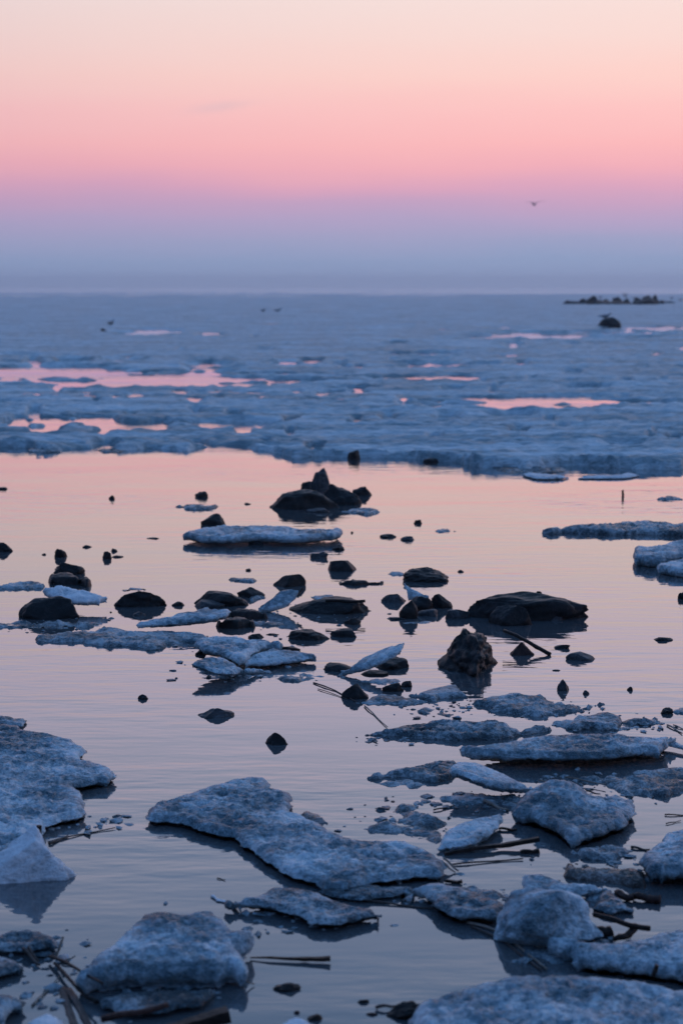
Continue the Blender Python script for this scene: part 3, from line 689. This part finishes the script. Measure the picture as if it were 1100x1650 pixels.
slab('ice_floe', 'dark slushy ice heap at left edge, lowest of three', T(0, 1420, '-120,725 30,712 100,720 150,760 142,840 60,880 20,960 -120,960'), .006, .05, mat='wet', under=.03, rough=1.5)
slab('ice_floe', 'small white ice lump at bottom edge below the pale reeds', T(0, 1420, '170,930 200,890 260,855 330,845 390,880 410,960 390,1010 200,1010'), .004, .06, mat='white', dome=.02)
slab('ice_floe', 'small white ice lump at bottom edge beside dark debris, centre', T(275, 1420, '700,930 740,890 800,868 860,872 900,905 900,970 720,985'), .004, .05, mat='white', dome=.015)

# ================================================================== rocks
B = boulder
B('tiny dark pebble alone in pink water at far left', 180, 804.5, 10, 7)
B('dark stone sliver cut by left edge in far pink water', 1, 789, 21, 4.5)
B('small dark rock cut by the left edge', 4, 889, 32, 16, skew=-.2)
B('rounded dark rock, farthest and smallest of the three stacked in a row left', 97.5, 898, 20, 15)
B('humped dark rock, middle of the three in a row at left', 110, 926, 51, 24, skew=-.35)
slab('rock', 'flat dark wedge rock, nearest of the three in a row at left', T(0, 740, '318,765 330,735 400,728 460,725 510,755 587,790 500,810 400,809 330,804'), -.05, .095, mat='rock', cat='rock', group=G_ROCK, under=0)
B('little flat dark stone right of the smallest stacked rock', 140, 882.5, 14, 4.5)
B('speck of stone left of the smallest stacked rock', 71, 894.5, 7, 3)
B('round brown stone with a sliver beside it', 172, 900.5, 15, 12.5, mat='brown')
B('small pointed pebble behind the round brown stone', 184, 889, 10, 5.5)
B('thin dark stone sliver touching the round brown stone', 189, 898.5, 19, 3.5)
B('thin floating sliver between brown stone and long pale slab', 246, 868.5, 21, 2.6)
B('big smooth wedge-shaped rock in front of the white crystalline slab', 76, 998, 101, 43, skew=.25, flat=.3, knob=.6, depth=.6)
B('bulky dark rock with a bit of ice on its back, left of centre', 224, 979, 87, 33, depth=.6, knob=1.2)
B('small grey ice-crusted stone in front of the bulky dark rock', 224, 993, 20, 8, mat='grey')
B('speck of stone left of the bulky rock foot', 179, 987, 4, 2)
slab('ice_floe', 'small pale ice scrap behind the bulky dark rock', T(0, 930, '828,80 840,66 900,66 930,74 900,85'), .03, .03)
B('dark pebble alone in the calm water, left', 230, 1127, 18, 9)
B('small reddish-brown stone behind the thin flat floe', 324, 801.5, 22, 10, mat='brown', flat=.3)
B('round grey-brown rock behind the long pale slab', 342.5, 847, 40, 19.5, mat='brown')
B('crusty grey stone below the right end of long pale slab', 514, 900.5, 30, 11.5, mat='grey', knob=1.6)
B('small dark stone at the right end of the long pale slab', 545, 886.5, 20, 9)
B('tiny dark pebble below the long pale slab', 400, 920, 9, 4)
B('tiny dark sliver above the long pale slab', 399, 813, 11, 3)
B('dark stone under the middle of the long pale slab', 412, 879, 26, 9)
B('smooth round dark rock, left of the standing crystalline slab', 466, 946, 54, 25, skew=-.1, knob=.5)
B('smooth round dark rock below the long slab, right one', 551, 921, 46, 22, knob=.5)
slab('rock', 'long thin dark flat rock right of the smooth round rocks', P('546,936 570,933 590,935 617,936 612,940 570,944 548,941'), -.04, .06, mat='rock', cat='rock', group=G_ROCK, under=0)
# the rock heap in the far middle
B('broad low front rock of the far heap', 490, 821.5, 116, 37, flat=.5, mat='brown', depth=.6, knob=1.1)
B('upright thumb-shaped rock on top of the far heap', 516, 800, 34, 47, skew=-.15, mat='grey', depth=.8)
B('bulky dark rock at right of the far heap', 550, 813, 66, 38, skew=-.2)
B('small dark rock at the far right end of the heap', 583, 799, 32, 16)
B('low dark rock left of the thumb-shaped rock', 498, 795, 30, 20)
B('low rubble at the waterline before the far heap', 512, 826, 38, 8, mat='grey')
B('tiny knob of rock with a thin tail, right of the far heap', 673, 844, 13, 7)
B('flat black stone, left of a pair in pink water', 625, 866.5, 27, 6.5)
B('flat grey stone, right of a pair in pink water', 656, 871, 23, 7.5, mat='grey')
B('speck of stone near the right tip of long pale slab', 567, 859, 4.5, 3)
B('knobbly low dark rock with an ice tail at left', 687, 938, 77, 26, knob=1.8, mat='brown')
B('tiny dark pebble right of the knobbly low rock', 742, 922, 10, 4)
B('angular grey rock left of the upright pointed shard', 634, 972, 41, 18.5, mat='grey')
B('dark rock at the foot of the upright pointed shard', 677, 984, 46, 28)
B('dark rock right of the one under the pointed shard', 712, 981, 36, 25, skew=-.3)
B('round brown stone in front of the pointed shard heap', 658, 997, 31, 31, mat='brown', knob=.5)
B('low dark rock bar right of the round brown stone, at its foot', 689, 993, 34, 13, mat='grey', flat=.4)
B('ragged stone sliver left of the round brown stone', 638, 998.5, 30, 4.5, mat='grey', knob=1.8)
B('small smooth dark stone at left of the longest rock', 737, 997.5, 40, 17, flat=.3, mat='grey')
B('longest dark rock at right, flat-topped with a blunt right end', 850, 999, 204, 50, flat=.5, knob=.9, depth=.4, skew=-.05)
B('smooth rounded dark rock in front of the longest rock', 823, 1008, 70, 40, flat=.25, knob=.5)
B('crumb of stone on top of the longest rock', 868, 961, 12, 9, z0=.06)
B('low dark stone at the foot of the longest rock, right', 892, 1000, 31, 12, mat='grey')
B('tall rugged crumbly rock with deep furrows, right of centre', 757, 1085, 100, 88, mat='rock', depth=2.0, knob=1.5, skew=.15, flat=.12, rugged=.16)
B('reddish pointed rock under the slanting dark stick', 842, 1057, 40, 23, mat='bark', knob=.7, peak=.5)
B('small dark stone with a pointed left end, right of the stick', 906, 1046, 26, 8.5, skew=.5)
B('smooth oval dark stone right of the slanting stick', 936, 1065, 48, 17, mat='grey', knob=.5)
B('small flat dark stone far right of the oval stone', 1070, 1033, 31, 7)
B('dark stone cut by the right edge below thick floes', 1101, 966, 18, 12)
B('thin sliver of stone below the oval stone', 896, 1081.5, 13, 2.6)
B('upright angular dark stone above the rippled sheet, right', 907, 1113, 20, 20, mat='grey', skew=-.2)
B('tiny grey pebble right of the upright angular stone', 944, 1119, 11, 7, mat='grey')
B('tiny black pebble, rightmost in the calm water', 1014.5, 1113, 9, 7)
B('small dark stone at left end of lacy slush, right edge', 1075, 1151, 21, 11)
# left-centre cluster of rocks
B('flat-topped dark rock, widest at left of the slab-covered cluster', 355, 977, 90, 28, flat=.4, knob=.7, depth=.6)
B('smooth grey rock lying before the flat-topped dark rock', 337, 980, 50, 16, mat='grey', knob=.4)
B('peaked dark rock behind the cluster, left of crystalline slab', 404, 963, 46, 20, skew=-.15)
slab('rock', 'dark flat rock below the standing crystalline slab, left', P('366,985 380,980 405,979 422,984 429,990 425,996 400,998 370,996'), -.05, .10, mat='brown', cat='rock', group=G_ROCK, under=0)
slab('rock', 'low rock with pale wet top at right end of sugary slab', T(275, 930, '303,288 360,257 450,250 530,266 532,315 430,332 330,326'), -.05, .09, mat='brown', cat='rock', group=G_ROCK, under=0, rough=.6)
B('broad flat dark rock carrying the small ice cake', 531, 990, 136, 32, flat=.45, knob=.8, depth=.6)
B('rounded brown rock at right end of the broad flat rock', 562, 976, 28, 14, mat='brown')
B('small dark stone left of the flat-topped dark rock', 286, 977, 21, 8)
B('small dark stone behind the three overlapping plates', 412, 1029, 26, 8)
B('thin sliver of stone above the three overlapping plates', 439, 1023.5, 22, 3)
B('long rounded dark rock, left of a touching pair', 497, 1033, 69, 20, flat=.35)
B('rounded dark rock, right of a touching pair', 553, 1028, 44, 17, flat=.2)
B('brownish stone above the touching pair of rocks', 568, 1007, 28, 12, mat='brown')
B('small dark rock wedged under left end of the plates', 323, 1056, 18, 9)
B('dark rock poking out behind the right-hand plate', 466, 1050, 36, 9, flat=.2)
B('low dark rock left of the tongue-shaped tilted slab', 543, 1082, 46, 15, flat=.2)
B('dark rock propping the raised end of tongue-shaped slab', 632, 1079, 56, 22, flat=.3)
B('brownish rock under the tongue-shaped slab', 604, 1089, 46, 10, mat='brown')
B('faceted dark pointed rock below the tongue-shaped slab', 571, 1126, 46, 29, skew=-.15, peak=.5)
B('low dark lump of rock right of the faceted pointed rock', 633, 1115, 36, 15, flat=.25)
B('small rough stone beside the low dark lump', 655, 1107, 18, 11, knob=1.5)
B('grey pointed rock alone in calm water, left of centre', 347, 1158, 60, 21, mat='grey', skew=0.05, knob=1.3, peak=.5)
B('lone dark pointed rock mirrored in calm water, centre', 445, 1201, 36, 22, knob=1.1, peak=.3)
B('dark rock standing at the sea ice edge, centre', 570, 741, 21, 16)
B('small dark rock at the sea ice edge, right of the centre one', 694, 745.5, 26, 8)
# near debris
B('dark clod of frozen weed in near water, below the wedge plank', 462, 1598, 48, 17, mat='brown', knob=1.8)
B('knobbly clod of frozen weed left of the nearest slab', 652, 1642, 62, 34, mat='brown', skew=.7, knob=2.0)
B('small brown clod in near water, left of the knobbly clod', 585, 1617, 20, 7, mat='brown')
B('small reddish clod near bottom edge below another clod', 599, 1637, 20, 6, mat='bark')
B('dark clod at bottom edge right of white lump', 507, 1646, 26, 13, mat='brown')
B('reddish crumb at bottom edge behind the white lump', 478, 1634, 10, 6, mat='bark')
slab('weed_scrap', 'ragged dark weed floating at left tip of the largest slab', T(220, 1230, '-100,365 -20,360 60,372 110,385 90,420 40,430 -10,415 -90,405'), -.02, .03, mat='slush', lace=.015, cat='weed', group=G_SLUSH)
slab('weed_scrap', 'thin ragged weed between big left sheet and largest slab', T(0, 1130, '575,795 640,785 700,790 740,775 790,790 740,800 650,806'), -.02, .026, mat='slush', lace=.015, cat='weed', group=G_SLUSH)

# ================================================================== sticks and reeds
W = dict(mat='wood', cat='driftwood')
stem('driftwood_stick', 'dark stick slanting down over the reddish pointed rock', [(811, 1016, .075), (850, 1036, .045), (886, 1055, .004)], .0075, .009, **W)
stem('driftwood_stick', 'dark stick lying across the flat rock with the ice cake', [(524, 968, .075), (588, 969, .07)], .009, .007, **W)
stem('driftwood_stick', 'short dark stick leaning beside the crystalline slab', [(479, 960, .07), (487.5, 948, .10)], .006, .006, **W)
stem('driftwood_stub', 'small upright dark stub in far water, right', [(1002.5, 802, -.02), (1002.5, 791, .05)], .010, .008, **W)
stem('driftwood_plank', 'black plank tapering to its left, near bottom centre', [(403, 1543, .004), (470, 1543.5, .008), (532, 1545, .010)], .002, .0085, flat=.8, sides=4, **W)
stem('driftwood_plank', 'long dark plank under the small triangular slab', [(716, 1376, .004), (800, 1364, .012), (868, 1353, .02)], .006, .009, sides=4, **W)
stem('driftwood_stub', 'short black wood end below the long dark plank', [(838, 1373, .004), (868, 1371, .006)], .006, .007, sides=4, **W)
stem('driftwood_stub', 'short black wood end behind the triangular slab, right', [(803, 1335, .004), (832, 1337, .006)], .004, .004, sides=4, **W)
stem('driftwood_stub', 'short black stub right of the largest slab end', [(716, 1420, .004), (744, 1421, .006)], .004, .006, sides=4, **W)
stem('dry_reed', 'thin brown reed lying below the long dark plank', [(728, 1393, .003), (780, 1388, .004), (842, 1384, .003)], .0025, .002, mat='reed_dark')
stem('dry_reed', 'pale dry reed by the largest slab end, upper of two', [(714, 1383, .03), (738, 1404, .003)], .0035)
stem('dry_reed', 'pale dry reed by the largest slab end, lower of two', [(712, 1389, .025), (733, 1406, .003)], .003)
stem('dry_reed', 'long dark reed floating below the largest slab ledge', [(575, 1450, .003), (650, 1459, .003), (704, 1465, .003)], .003, mat='reed_dark')
stem('dry_reed', 'grey reed slanting under the rounded block, upper of two', [(752, 1486, .004), (805, 1504, .003), (880, 1562, .003)], .0035, .003, mat='reed')
stem('dry_reed', 'grey reed slanting under the rounded block, lower of two', [(758, 1492, .004), (815, 1516, .003), (872, 1564, .003)], .003, .0025, mat='reed_dark')
stem('driftwood_branch', 'black branch from the rounded block toward the right', [(955, 1474, .05), (1010, 1490, .035), (1046, 1497, .02)], .006, .007, **W)
stem('driftwood_branch', 'black forked twig under the black branch', [(988, 1514, .006), (1005, 1508, .012), (1022, 1496, .02)], .006, .010, **W)
stem('driftwood_stub', 'dark stump end under the black branch', [(955, 1502, .01), (985, 1500, .012)], .013, .013, mat='brown', cat='driftwood')
stem('driftwood_stub', 'dark stub standing on the broad low ice mass', [(1052, 1573, .06), (1057, 1556, .085)], .0055, .0055, **W)
stem('bark_piece', 'red-brown bark piece right of the fluted shard, left of two', [(993, 1437, .012), (1003, 1444, .012), (1020, 1447, .01)], .010, .012, mat='bark', flat=.8, sides=6, cat='bark')
stem('bark_piece', 'red-brown bark piece below the right edge block, right of two', [(1018, 1444, .01), (1040, 1446, .012), (1063, 1450, .01)], .011, .014, mat='bark', flat=.8, sides=6, cat='bark')
stem('driftwood_stub', 'dark square peg standing beside the pyramid block', [(63, 1352, .03), (63.5, 1331, .068)], .0075, .0075, sides=4, **W)
stem('dry_reed', 'thin brown reed reaching from the peg toward the right', [(78, 1357, .003), (130, 1344, .003), (186, 1334, .003)], .0025, mat='reed_dark')
stem('dry_reed', 'dark curved stalk in the big sheet shadow near the peg', [(80, 1360, .003), (92, 1355, .004), (110, 1347, .003)], .004, mat='reed_dark')
stem('driftwood_twig', 'dark twig leaning on big lower left block, upper of two', [(80, 1541, .012), (120, 1561, .04), (166, 1586, .06)], .004, .003, mat='wood', cat='driftwood')
stem('driftwood_twig', 'dark crooked twig at the foot of the lower left block', [(88, 1552, .006), (105, 1568, .012), (128, 1592, .02), (145, 1608, .01), (158, 1616, .006)], .0035, .005, mat='wood', cat='driftwood')
stem('dry_reed', 'pale reed standing above the crossing twigs', [(90, 1545, .004), (102, 1510, .05)], .0035, .003, mat='reed')
stem('dry_reed', 'long thin pale reed floating left of the twigs', [(52, 1620, .003), (75, 1598, .003), (96, 1574, .004)], .0025, mat='reed')
stem('dry_reed', 'short pale reed pointing right from the twig crossing', [(100, 1550, .004), (122, 1541, .015)], .0025, mat='reed')
stem('dry_reed', 'brown reed stub in front of the slushy heap, left edge', [(38, 1528, .02), (64, 1556, .003)], .0045, mat='reed_dark')
stem('dry_reed', 'brown reed stub beside another before the slushy heap', [(46, 1526, .02), (62, 1549, .003)], .004, mat='reed_dark')
stem('reed_leaf', 'wide faded reed leaf at bottom left, left of two', [(100, 1590, .002), (110, 1620, .002), (122, 1655, .002)], .009, .009, flat=.1, mat='reed_dark')
stem('reed_leaf', 'wide faded reed leaf at bottom left, right of two', [(110, 1592, .004), (130, 1625, .004), (148, 1660, .004)], .008, .008, flat=.1, mat='reed_dark')
stem('driftwood_stick', 'brown stick lying on the ice apron at bottom left', [(164, 1643, .05), (220, 1632, .05), (271, 1620, .05)], .0075, .006, mat='bark', cat='driftwood')
stem('driftwood_plank', 'big black timber end at the bottom edge, left of centre', [(240, 1672, .012), (310, 1652, .02), (368, 1634, .03)], .012, .022, flat=.9, sides=4, **W)
stem('dry_reed', 'tiny pale twig at the right of the lower left block', [(392, 1578, .02), (410, 1586, .003)], .0022, mat='reed')
stem('dry_reed', 'long grey reed below the thin slush patch, centre', [(505, 1100, .003), (540, 1112, .003), (574, 1131, .003)], .003, mat='reed_dark')
stem('dry_reed', 'pale bent reed pointing at the long dark floe', [(587, 1137, .004), (605, 1150, .004), (624, 1172, .003)], .003, mat='reed')
stem('dry_reed', 'thin dark reed above the bent pale reed', [(512, 1110, .003), (560, 1127, .003)], .0018, mat='reed_dark')
stem('dry_reed', 'pale reed at right edge behind the horned slab, left of two', [(1074, 1168, .004), (1098, 1182, .003)], .0035, mat='reed')
stem('dry_reed', 'pale reed at right edge behind the horned slab, right of two', [(1084, 1168, .004), (1110, 1178, .003)], .0025, mat='reed')
stem('dry_reed', 'grey reed in front of the tilted blue-white slab', [(779, 1290, .004), (798, 1299, .004), (818, 1306, .003)], .005, .004, mat='reed')
stem('dry_reed', 'thin red reed on the scattered slush', [(698, 1305, .004), (732, 1298, .004)], .0025, mat='bark')
stem('dry_reed', 'thin pale reed across the shade below the longest slab', [(868, 1257, .012), (900, 1266, .012)], .0025, mat='reed')
stem('dry_reed', 'pale reed in the shade right of another, below longest slab', [(912, 1252, .014), (975, 1264, .012)], .0025, mat='reed')
stem('dry_reed', 'dark reed stub behind the hump of heart-shaped block', [(944, 1274, .01), (966, 1280, .01)], .003, mat='reed_dark')
stem('dry_reed', 'thin red-brown reed floating at the right edge', [(1070, 1312.5, .003), (1115, 1313, .003)], .0022, mat='bark')
stem('dry_reed', 'thin curved reed below the red-brown one at right edge', [(1072, 1327, .003), (1096, 1322, .003)], .0018, mat='reed_dark')
stem('dry_reed', 'dark reed left of the right edge block', [(1016, 1365, .003), (1046, 1370, .004)], .004, .0025, mat='reed_dark')
stem('dry_reed', 'short floating stalk in calm water before largest slab', [(350, 1415, .002), (363, 1418, .002)], .0018, mat='reed_dark')
stem('dry_reed', 'crooked brown stalk at the left of the dark clods', [(605, 1624, .004), (622, 1620, .01), (640, 1622, .006)], .004, mat='reed_dark')

# fine crumbs of ice washed together round the floes
def ice_crumbs():
    r4 = np.random.default_rng(21)
    base_v, base_f = ICO[3][0], None
    import bmesh
    bm = bmesh.new(); bmesh.ops.create_icosphere(bm, subdivisions=1, radius=1)
    bv = np.array([x.co[:] for x in bm.verts]); bf = [tuple(x.index for x in q.verts) for q in bm.faces]; bm.free()
    V, F = [], []
    spots = [(640, 1318, 50, 14, 60), (760, 1290, 50, 10, 60), (880, 1290, 60, 14, 60), (960, 1275, 70, 14, 70), (720, 1140, 50, 8, 60), (860, 1140, 70, 8, 60), (300, 1035, 90, 9, 80), (80, 1010, 60, 6, 40),
             (990, 1400, 60, 18, 60), (720, 1440, 60, 14, 50), (480, 1480, 90, 16, 40), (930, 1540, 60, 14, 50), (60, 1560, 50, 30, 60), (620, 1190, 40, 6, 30), (480, 985, 70, 8, 50), (150, 1330, 50, 8, 30), (1020, 1170, 60, 8, 40), (850, 760, 60, 3, 40), (420, 1085, 60, 8, 40), (240, 1600, 90, 20, 50)]
    for u, v, su, sv, n in spots:
        for k in range(n):
            x, y = ground(u + r4.normal() * su, v + r4.normal() * sv)
            s = 0.003 + 0.010 * r4.random() ** 2.5
            sc = np.array([s * r4.uniform(.8, 1.8), s * r4.uniform(.8, 1.8), s * r4.uniform(.35, .7)])
            w_ = bv * (1 + 0.35 * r4.normal(size=(len(bv), 1))) * sc
            o0 = len(V)
            V.extend((w_ + np.array([x, y, s * 0.1])).tolist()); F.extend(tuple(i + o0 for i in f) for f in bf)
    o = mesh_obj('ice_crumbs', V, F, M['wet'], smooth=False)
    tag(o, kind='stuff')
ice_crumbs()

# ================================================================== gulls and far rocks
def gull(label, u, v, z, wing, heading, size=0.55, folded=False):
    """body, neck, head, tail and both wings grown as one skin; wing = lift of the wings in degrees"""
    dx, dy, dz = ray(u, v)
    t = (z - CAM_H) / dz if isinstance(z, float) else None
    if t is None:
        dist = z[0]; t = dist / dy
    loc = Vector((dx * t, dy * t, CAM_H + dz * t))
    s = size / 0.55
    root = bpy.data.objects.new('gull', None); C.objects.link(root)
    root.location = loc; root.rotation_euler = (0, 0, heading)
    tag(root, label, 'gull', G_GULL)
    # spine stations: x forward, z up, half width, half height
    lift = 0.0 if folded is None else 0.10
    st_ = [(-.27, .10, .012, .006), (-.20, .105, .035, .012), (-.12, .10, .055, .045), (-.03, .095, .075, .068), (.06, .10, .078, .072),
           (.13, .125, .06, .058), (.18, .165, .036, .036), (.205, .20, .034, .034), (.235, .215, .036, .034), (.27, .213, .022, .02), (.285, .21, .006, .006)]
    nseg = 12; verts = []; faces = []
    for x, zc, hw, hh in st_:
        for k in range(nseg):
            a = 2 * math.pi * k / nseg
            verts.append(Vector((x, math.cos(a) * hw, zc + math.sin(a) * hh)) * s)
    for i in range(len(st_) - 1):
        for k in range(nseg):
            a, b = i * nseg + k, i * nseg + (k + 1) % nseg
            faces.append((a, a + nseg, b + nseg, b))
    faces.append(tuple(range(nseg))); faces.append(tuple(range((len(st_) - 1) * nseg, len(st_) * nseg))[::-1])
    for sd in (-1, 1):
        secs = []
        if folded:
            for x, y, zc, ch in ((.10, .060, .135, .02), (.02, .082, .13, .055), (-.10, .075, .125, .05), (-.22, .045, .12, .025), (-.33, .015, .115, .006)):
                secs.append([Vector((x, sd * (y + .012), zc + ch * .6)), Vector((x, sd * (y + .018), zc)), Vector((x, sd * (y + .006), zc - ch * .8)), Vector((x, sd * (y - .02), zc))])
        else:
            a1, a2 = math.radians(wing), math.radians(wing * 0.35)
            y = .05; zc = .14
            for k, (dl, ang, xc, ch, thk) in enumerate(((0, a1, .04, .17, .018), (.12, a1, .06, .16, .014), (.14, a1, .09, .15, .011), (.18, a2, .05, .12, .008), (.20, a2, -.02, .07, .005), (.10, a2, -.08, .015, .002))):
                y += dl * math.cos(ang); zc += dl * math.sin(ang)
                secs.append([Vector((xc + ch * .5, sd * y, zc)), Vector((xc, sd * y, zc + thk)), Vector((xc - ch * .5, sd * y, zc)), Vector((xc, sd * y, zc - thk))])
        o0 = len(verts)
        for q in secs: verts += [p * s for p in q]
        for i in range(len(secs) - 1):
            for k in range(4):
                a, b = o0 + i * 4 + k, o0 + i * 4 + (k + 1) % 4
                faces.append((a, b, b + 4, a + 4))
        faces.append(tuple(o0 + k for k in range(4))); faces.append(tuple(o0 + (len(secs) - 1) * 4 + k for k in range(4)))
    mesh_obj('body', verts, faces, M['feather'], parent=root)
    bv = [Vector((.275, .010, .213)), Vector((.275, -.010, .213)), Vector((.275, 0, .224)), Vector((.275, 0, .199)), Vector((.33, 0, .20))]
    mesh_obj('beak', [p * s for p in bv], [(0, 2, 4), (2, 1, 4), (1, 3, 4), (3, 0, 4), (0, 3, 1, 2)], M['beak'], parent=root, smooth=False)
    for sd in (-1, 1):
        lv = []; top, bot = .05, -.015
        for zz, xx, r in ((top, 0, .008), (.02, -.008, .006), (bot, .0, .006), (bot - .003, .03, .01)):
            for k in range(5):
                a = 2 * math.pi * k / 5
                lv.append(Vector((xx + math.cos(a) * r, sd * .03 + math.sin(a) * r, zz)) * s)
        lf = [(i * 5 + k, i * 5 + (k + 1) % 5, i * 5 + 5 + (k + 1) % 5, i * 5 + 5 + k) for i in range(3) for k in range(5)]
        mesh_obj('leg', lv, lf, M['beak'], parent=root)
    return root

B('humped dark rock out on the far ice, a gull on its top', 982, 527, 38, 16, skew=-.1, knob=.4)
B('small dark rock on the far ice at left, near a standing gull', 166, 535.5, 12, 6)
gull('gull standing on top of the humped far rock', 974, 513.5, .30, 0, math.radians(10), .50, folded=True)
gull('gull standing on the ice behind the small left rock', 179, 524, .05, 0, math.radians(70), .5, folded=True)
gull('left one of two gulls standing on the ice, left of centre', 424, 502.5, .05, 0, math.radians(60), .5, folded=True)
gull('right one of two gulls standing on the ice, left of centre', 447, 502.5, .05, 0, math.radians(10), .5, folded=True)
gull('gull flying in the mauve band of sky at right', 860, 332, (120.0,), 24, math.radians(235), .60)
# the islet
B('low left end of the dark islet on the horizon', 932, 490.5, 46, 6, depth=.5)
B('peaked dark hump near the left of the islet', 951, 490.5, 26, 14, depth=.6)
B('long low dark middle of the islet', 985, 491, 80, 6.5, depth=.4, flat=.3)
B('dark hump at the middle of the islet', 994, 490.5, 18, 12, depth=.6)
B('dark rock at the right half of the islet with a raised end', 1038, 491, 44, 12, depth=.5, skew=.3)
B('tall dark knob at the right of the islet', 1054, 490.5, 14, 16, depth=.7)
B('faint low rock tail at the right end of the islet', 1072, 489, 36, 3.5, depth=.4)
for u, v, w_, h_, lab in ((914, 490.5, 14, 7, 'small dark rock at the very left tip of the islet'), (938, 490, 12, 9, 'jagged stone left of the peaked islet hump'),
                          (963, 490.5, 16, 9, 'dark stone just right of the peaked islet hump'), (976, 490, 10, 8, 'small stone left of the middle islet hump'),
                          (1009, 490.5, 14, 10, 'pointed stone right of the middle islet hump'), (1026, 490.5, 16, 11, 'jagged stone left of the tall islet knob'),
                          (1044, 490.5, 22, 14, 'dark block leaning on the tall islet knob'), (1064, 490, 12, 6, 'small stone right of the tall islet knob')):
    B(lab, u, v, w_, h_, depth=.5, knob=1.6)
gull('gull perched behind the left hump of the islet', 967, 481, .35, 10, math.radians(180), .5)
gull('gull with lifted wings at the middle of the islet', 1007, 479, .40, 45, math.radians(200), .55)
gull('gull perched between the islet humps', 1021, 482, .25, 0, math.radians(20), .5, folded=True)
gull('gull perched on the right tail of the islet', 1081, 482, .20, 8, math.radians(0), .5)
gull('gull at right frame edge beyond the islet tail', 1096, 485, .15, 5, math.radians(180), .5)

# ================================================================== evening haze over the ice
def haze():
    x0, x1, y0, y1, z0, z1 = -2650, 2650, -60, 2650, -1.0, 12.5
    v = [(x0, y0, z0), (x1, y0, z0), (x1, y1, z0), (x0, y1, z0), (x0, y0, z1), (x1, y0, z1), (x1, y1, z1), (x0, y1, z1)]
    f = [(3, 2, 1, 0), (4, 5, 6, 7), (0, 1, 5, 4), (1, 2, 6, 5), (2, 3, 7, 6), (3, 0, 4, 7)]
    m = bpy.data.materials.new('haze'); m.use_nodes = True
    t = m.node_tree; t.nodes.clear()
    pv = t.nodes.new('ShaderNodeVolumePrincipled'); out = t.nodes.new('ShaderNodeOutputMaterial')
    pv.inputs['Color'].default_value = (0.80, 0.89, 1.0, 1)
    pv.inputs['Density'].default_value = 0.0005
    pv.inputs['Anisotropy'].default_value = 0.55
    t.links.new(pv.outputs[0], out.inputs['Volume'])
    o = mesh_obj('haze', v, f, m, smooth=False)
    tag(o, kind='stuff')
haze()
